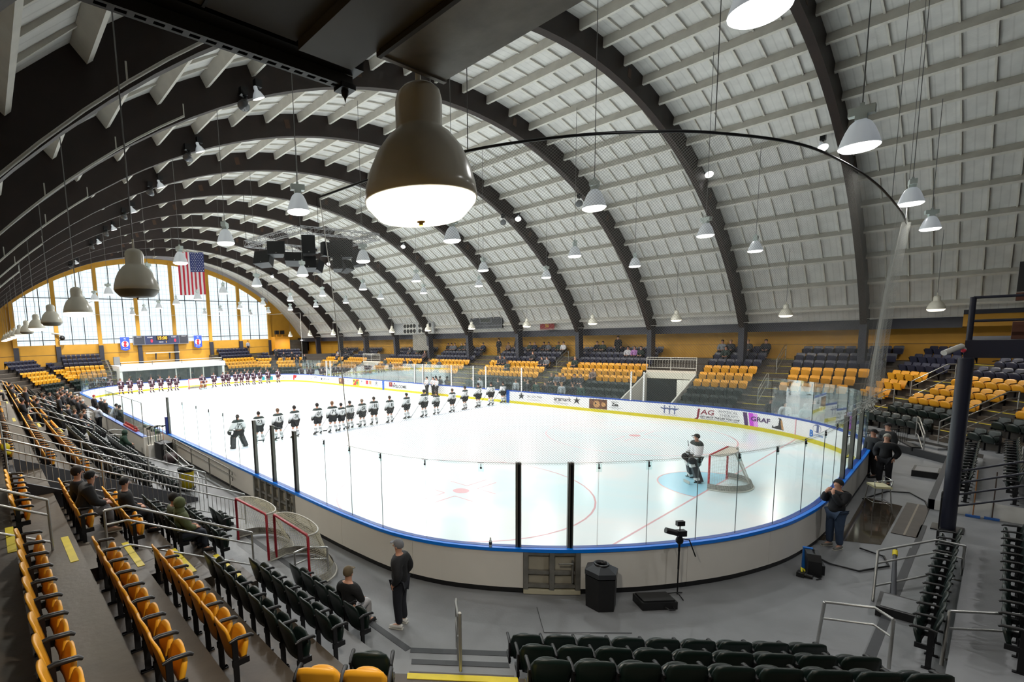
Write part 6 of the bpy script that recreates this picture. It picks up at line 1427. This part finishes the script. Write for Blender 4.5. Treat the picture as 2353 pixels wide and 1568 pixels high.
# referees
for i, (x, y) in enumerate([(12.3, 31.3), (12.45, 30.6), (12.2, 29.9)]):
    b = person('crossed', x, y, 0, R(80), 'referee in black and white striped shirt, %s of three by the far boards' % ['left', 'middle', 'right'][i], (190, 190, 192), (24, 24, 26), 'beanie', (26, 26, 28), 0, gear='coat', group='referees')
    st_m = MATS.get('referee stripes') or mat('referee stripes', (190, 190, 192), .8)
# near people
person('pockets', -14.07, 4.3, 0, R(25), 'man standing in black jacket and dark trousers with grey and maroon cap, white shoes', (17, 18, 22), (20, 22, 32), 'cap', (112, 114, 120), 0, (215, 214, 210), 'coat', 1.0)
t = link('sleeve_flag', MB().box((-.05, -.002, -.03), (.05, .002, .03)).mesh('sleeve_flag', mat('flag patch', (150, 128, 116), .8)), bpy.data.objects['person']) if False else None
person('seated', -14.98, 4.75, 0.02, R(-70), 'man in black pullover and light grey trousers with tan peaked cap, seated on the front green row', (16, 16, 18), (172, 170, 172), 'cap', (96, 82, 60), 0, (30, 30, 32), 'plain', 1.0)
person('camera', -3.61, -.45, 0, R(62), 'photographer in black puffer jacket, jeans and black knit hat leaning to the glass', (20, 20, 24), (52, 68, 92), 'beanie', (18, 18, 20), 0, (120, 118, 112), 'coat', 1.0)
person('pockets', 4.0, -.5, 0, R(80), 'older man with grey hair in long black coat and blue collar beside the tall stool', (16, 16, 20), (20, 20, 26), 'short', (150, 146, 136), 0, (20, 20, 20), 'coat', 1.02)
person('stand', 5.0, -.05, 0, R(50), 'man in black jacket and cap behind the corner glass, left of two', (20, 20, 24), (18, 18, 22), 'cap', (20, 20, 22), 1, (20, 20, 20), 'coat', 1.0)
person('stand', 6.6, -.25, 0, R(50), 'man in black jacket with grey collar and cap behind the corner glass, right of two', (20, 20, 22), (18, 18, 22), 'cap', (26, 26, 28), 0, (20, 20, 20), 'coat', 1.02)
def seat_of(side, k, u, dy=.14):
    p, t, n_, rz = frame(side, k, u); return p[0] + n_[0]*(.12 + dy), p[1] + n_[1]*(.12 + dy), zt(k, 'far' if side == 'far' else None), rz
OCC = []
def sit(side, k, u, label, kind='seated', **kw):
    # snap to the nearest real seat
    p, t, n_, rz = frame(side, k, u); best = None
    for s in SEATS:
        if s[0] == side and s[2] == k:
            d = math.hypot(s[5] - p[0], s[6] - p[1])
            if best is None or d < best[0]: best = (d, s)
    if best and best[0] < .9:
        s = best[1]
        if any(abs(s[5]-o[0]) + abs(s[6]-o[1]) < .1 for o in OCC): return
        x, y, z, rz = s[5], s[6], s[7], s[8]; OCC.append((x, y, z))
    else: return
    n_ = (-math.sin(rz), math.cos(rz)); return person(kind, x + n_[0]*.2, y + n_[1]*.2, z, rz, label, **kw)
sit('left', 4, 9.7, 'seated man in flat black cap and black coat in the first yellow row behind the left aisle rail', top=(16, 16, 18), legs=(22, 24, 34), hair='cap', hairc=(18, 18, 20), gear='coat', h=1.03)
sit('left', 5, 9.9, 'seated man with dark curly hair and grey hood, farther of the two on the left yellow row', top=(17, 17, 20), legs=(20, 20, 24), hair='short', hairc=(34, 24, 20), gear='coat', h=1.05)
sit('left', 5, 9.0, 'seated man in black cap with grey trousers, nearer of the two on the left yellow row', kind='seated_lean', top=(14, 14, 17), legs=(92, 92, 96), hair='cap', hairc=(12, 12, 14), shoes=(150, 130, 110), gear='coat', h=1.05)
sit('left', 3, 9.2, 'seated person in olive green jacket with dark hair on the green row', top=(62, 68, 44), legs=(24, 28, 36), hair='short', hairc=(26, 20, 18), gear='coat')
sit('left', 3, 8.5, 'seated person in olive hooded top with hood up on the green row', top=(84, 92, 58), legs=(28, 34, 48), hair='hood', hairc=(84, 92, 58), gear='coat')
sit('left', 1, 24.6, 'man in dark green hooded top clapping on the front row beyond the left tunnel', kind='seated_lean', top=(20, 50, 36), legs=(16, 16, 20), hair='hood', hairc=(18, 46, 34), gear='coat', h=1.06)
person('crossed', -14.55, 34.2, 0, R(-60), 'man with white sleeves and crossed arms in black trousers behind the bench wall', (206, 210, 220), (16, 18, 24), 'short', (18, 16, 16), 2, (14, 14, 14), 'coat', 1.02)
# ------------------------------------------------------------------ the crowd
CT = [(30, 32, 40), (44, 46, 52), (26, 28, 34), (60, 62, 66), (24, 40, 36), (70, 50, 50), (90, 92, 98), (34, 44, 66), (104, 84, 76), (48, 60, 52)]
CN = ['dark jacket', 'charcoal jacket', 'black coat', 'grey pullover', 'green top', 'dull red jacket', 'light grey top', 'blue jacket', 'tan jacket', 'sage green top']
HN = [((30, 22, 20), 'dark hair'), ((88, 62, 44), 'brown hair'), ((150, 120, 84), 'fair hair'), ((22, 22, 24), 'black hair')]
rnd = random.Random(11); nth = {}
def crowd_seat(side, k, u, where, top=None, tn=None):
    ci = rnd.randrange(len(CT)); hi = rnd.randrange(4); key = (side, k); nth[key] = nth.get(key, 0) + 1
    c = top or CT[ci]; cn = tn or CN[ci]
    sit(side, k, u, 'spectator in %s with %s, %s listed in %s row, %s' % (cn, HN[hi][1], ordn(nth[key]), ROWN[k], where), top=c, legs=(30, 32, 40), hair='short', hairc=HN[hi][0], sk=rnd.choice((0, 0, 1)), gear='coat', group='seated spectators in the %s' % where)
SR = [(9, 32.67), (9, 31.87), (9, 29.33), (9, 26.74), (9, 26.14), (9, 25.41), (9, 24.8), (9, 23.46), (9, 22.9), (9, 19.94), (9, 19.47), (8, 16.44), (8, 15.97), (8, 15.4), (9, 10.5), (8, 9.9), (9, 9.6), (9, 8.76), (9, 7.74), (6, 28.6), (6, 27.81), (7, 25.19), (6, 23.9), (6, 23.3), (5, 26.59), (6, 20.39), (3, 21.03), (3, 20.42), (3, 19.7), (3, 18.84), (3, 18.17), (4, 17.96), (9, 37.9), (9, 37.4), (9, 36.8), (9, 36.2), (9, 35.6), (9, 35.1), (9, 34.5), (8, 41.92), (7, 40.28), (8, 40.9), (8, 44.07), (8, 42.39), (5, 45.42), (4, 43.08), (5, 41.98), (5, 40.82), (5, 37.34), (5, 35.91), (4, 35.61)]
for i, (k, u) in enumerate(SR):
    sp_ = {8: ((206, 206, 210), 'white hooded top'), 12: ((150, 104, 160), 'purple top'), 11: ((170, 170, 176), 'white top'), 14: ((120, 124, 130), 'pale hooded top')}.get(i)
    crowd_seat('right', k, u, 'right stand', *(sp_ or ()))
for i, (k, u) in enumerate([(9, 30.5), (9, 28.2), (9, 17.87)]):
    p, t, n_, rz = frame('right', k, u); person('stand', p[0] + n_[0]*.45, p[1] + n_[1]*.45, zt(k), rz, 'standing spectator in black coat before the yellow wall, %s of three' % ['left', 'middle', 'right'][i], (24, 24, 30), (24, 26, 32), 'short', (26, 20, 18), 0, gear='coat', group='standing spectators in the right stand')
LOW = [(15.9, 22.9), (14.4, 22.7), (14.5, 21.6), (14.2, 20.6), (14.1, 19.7), (14.3, 18.9), (14.0, 18.2), (14.2, 17.4), (14.0, 16.6), (14.3, 24.5), (14.1, 27.2), (14.4, 26.6), (14.2, 45.5), (14.4, 43.0), (14.1, 52.0), (14.3, 53.4)]
for i, (x, y) in enumerate(LOW):
    c = [(30, 44, 40), (150, 154, 158), (34, 36, 40), (30, 60, 50), (24, 26, 30)][i % 5]; nm = ['dark green jersey', 'pale grey jersey', 'dark coat', 'green jersey', 'black coat'][i % 5]
    person('stand', x, y, 0, R(90), 'spectator in %s standing behind the right boards, %s from camera side' % (nm, ordn(sorted(LOW, key=lambda q: q[1]).index((x, y)) + 1)), c, (30, 32, 38), 'short', HN[i % 4][0], 0, gear='coat', group='people in the aisle behind the right boards')
for i, (x, y, c, nm, hk, hc) in enumerate([(13.94, 5.17, (40, 42, 46), 'dark top', 'short', (60, 44, 34)), (12.95, 4.3, (196, 200, 204), 'white jersey with green print', 'short', (30, 24, 20)), (12.7, 3.4, (120, 134, 134), 'pale grey hooded top, hood up', 'hood', (120, 134, 134)), (15.0, 3.5, (44, 46, 48), 'dark jacket', 'short', (80, 60, 44)), (12.2, 2.7, (60, 62, 60), 'dark jacket with pale cap', 'cap', (176, 170, 140)), (11.5, 1.6, (50, 50, 48), 'dark top, rightmost', 'short', (90, 70, 50))]):
    if math.hypot(x - 4.4, y - 8.6) < 9.1: x += .6; y -= .3
    person('stand', x, y, 0, R(120), 'spectator in %s behind the near right corner glass' % nm, c, (28, 30, 36), hk, hc, 0, gear='coat', h=.88, group='people behind the near right corner glass')
LS = [(5, 28.9, 1), (5, 30.0, 1), (5, 32, 0), (4, 33.5, 1), (4, 36.0, 1), (3, 34.8, 0), (2, 36.6, 1), (3, 41.5, 1), (3, 43, 1), (2, 42, 0), (1, 36.2, 1), (2, 45.3, 0), (1, 47, 1), (2, 48, 1), (1, 43, 0), (6, 40.5, 1), (5, 42.6, 1), (5, 46, 1), (8, 44, 1), (8, 45, 1), (2, 33, 1), (2, 30.6, 1)]
for i, (k, u, st) in enumerate(LS):
    if st: crowd_seat('left', k, u, 'left stand', (24 + i, 25 + i, 30 + i), 'dark coat')
    else:
        p, t, n_, rz = frame('left', k, u); person('stand', p[0] + n_[0]*.5, p[1] + n_[1]*.5, zt(k), rz, 'dark-clad spectator standing in %s row of the left stand, %s from camera' % (ROWN[k], ordn(i + 1)), (22, 22, 26), (30, 32, 38), 'short', HN[i % 4][0], 0, gear='coat', group='standing spectators in the left stand')
LG = [(-14.75, 38.9), (-14.9, 40.3), (-14.55, 41.6), (-14.95, 42.8), (-14.5, 43.7), (-14.9, 45.2), (-14.6, 46.6), (-14.9, 48), (-14.5, 50), (-14.8, 52), (-14.4, 54)]
for i, (x, y) in enumerate(LG):
    person('phone' if i % 3 == 0 else 'stand', x, y, .02 if x > -14.4 else .05, R(-80), 'dark-clad standing person at the foot of the left stand, %s from camera' % ORD[i + 1], (20 + 2*i, 21 + 2*i, 25 + 2*i), (30, 30, 34) if i % 3 else (110, 100, 84), 'short' if i % 4 else 'cap', HN[i % 4][0] if i % 4 else (160, 160, 160), i % 2, gear='coat', group='people standing at the foot of the left stand')
for i, (x, y, nm, c, hk) in enumerate([(-13.45, 34.2, 'dark suit with ear defenders, on the player bench', (30, 34, 34), 'short'), (-13.45, 33.2, 'dark green jacket leaning on the player bench glass', (28, 38, 34), 'short'), (-13.4, 40.0, 'black jacket and white cap on the player bench', (22, 22, 26), 'cap'), (-13.4, 38.6, 'black jacket and grey cap on the player bench', (24, 24, 28), 'cap'), (-13.5, 42.6, 'black jacket and red cap by the bench door', (28, 26, 30), 'cap')]):
    person('stand', x, y, 0, R(-70), 'person in ' + nm, c, (22, 22, 26), hk, (150, 150, 150) if i in (2, 3) else (150, 40, 40) if i == 4 else (36, 28, 24), 0, gear='coat')
helmetm = MB().lathe([(.13, -.06), (.14, 0), (.12, .08), (.07, .12), (0, .135)], 14).mesh('helmet_shell', mat('olive green helmet', (52, 66, 56), .35))
for i in range(7):
    t = thing('helmet', 'dark green hockey helmet lying on the bench shelf, %s from the open end' % ORD[i+1], 'helmet', (-13.35 + .1*(i % 2), 24.6 + i*.42, 1.1), .3*i, 'helmets along the player bench'); link('helmet_shell', helmetm, t); MB().tube([(-.11, .08, -.04), (0, .17, -.08), (.11, .08, -.04)], .012, 5).obj('face_cage', M_PIPE, t)
for i, (x, h_) in enumerate([(-6.06, 1), (-4.91, 1.05), (-3.68, 1.03), (-2.76, 1), (-.25, .85), (1.5, 1.02)]):
    person('stand', x, 65.6, 0, R(180), 'dark-clad person behind the far entrance block glass, %s from the left' % ORD[i+1], (24, 26, 32), (28, 28, 34), 'short' if i else 'beanie', (24, 20, 20) if i else (190, 190, 196), 1, gear='coat', h=h_, group='people behind the far entrance glass')
for i, x in enumerate([6.2, 6.9, 7.9, 8.4, 9.3, 10.2, 10.9, 12.0]):
    person('stand', x, 63.5 - max(0, x - 6)*.12, 0, R(180), 'dark-clad person behind the far boards right of the entrance block, %s' % ORD[i+1], (26, 34, 36), (28, 28, 34), 'short', HN[i % 4][0], i % 2, gear='coat', group='people behind the far boards')
for i, (k, x) in enumerate([(7, 13.0), (6, 13.4), (6, 14.3), (5, 14.4), (5, 15.2), (4, 13.9)]):
    e = 74.45 + .9*S2*(k-1); person('stand', x + 1.6, e - x - 2.2, zt(k), R(135), 'person in dark coat standing in the far right corner stand, %s of six' % ORD[i+1], (28, 30, 34), (90, 92, 92) if i % 2 else (30, 32, 38), 'short', (26, 22, 20), 0, gear='coat', group='people standing in the far right corner stand')
person('stand', 11.6, 70.1, 3.9, R(180), 'man in pale blue-grey shirt standing at the top of the far right steps', (130, 134, 142), (26, 28, 34), 'short', (24, 20, 20), 1, gear='plain', h=1.0)
for i, (k, u, c) in enumerate([(7, 58.8, (150, 152, 158)), (7, 58.2, (40, 40, 46)), (8, 57.4, (34, 36, 44)), (6, 57.6, (48, 50, 56))]): crowd_seat('right', k, u, 'right stand', c, ['pale grey top', 'dark jacket', 'navy jacket', 'charcoal top'][i])
make_seats(OCC)
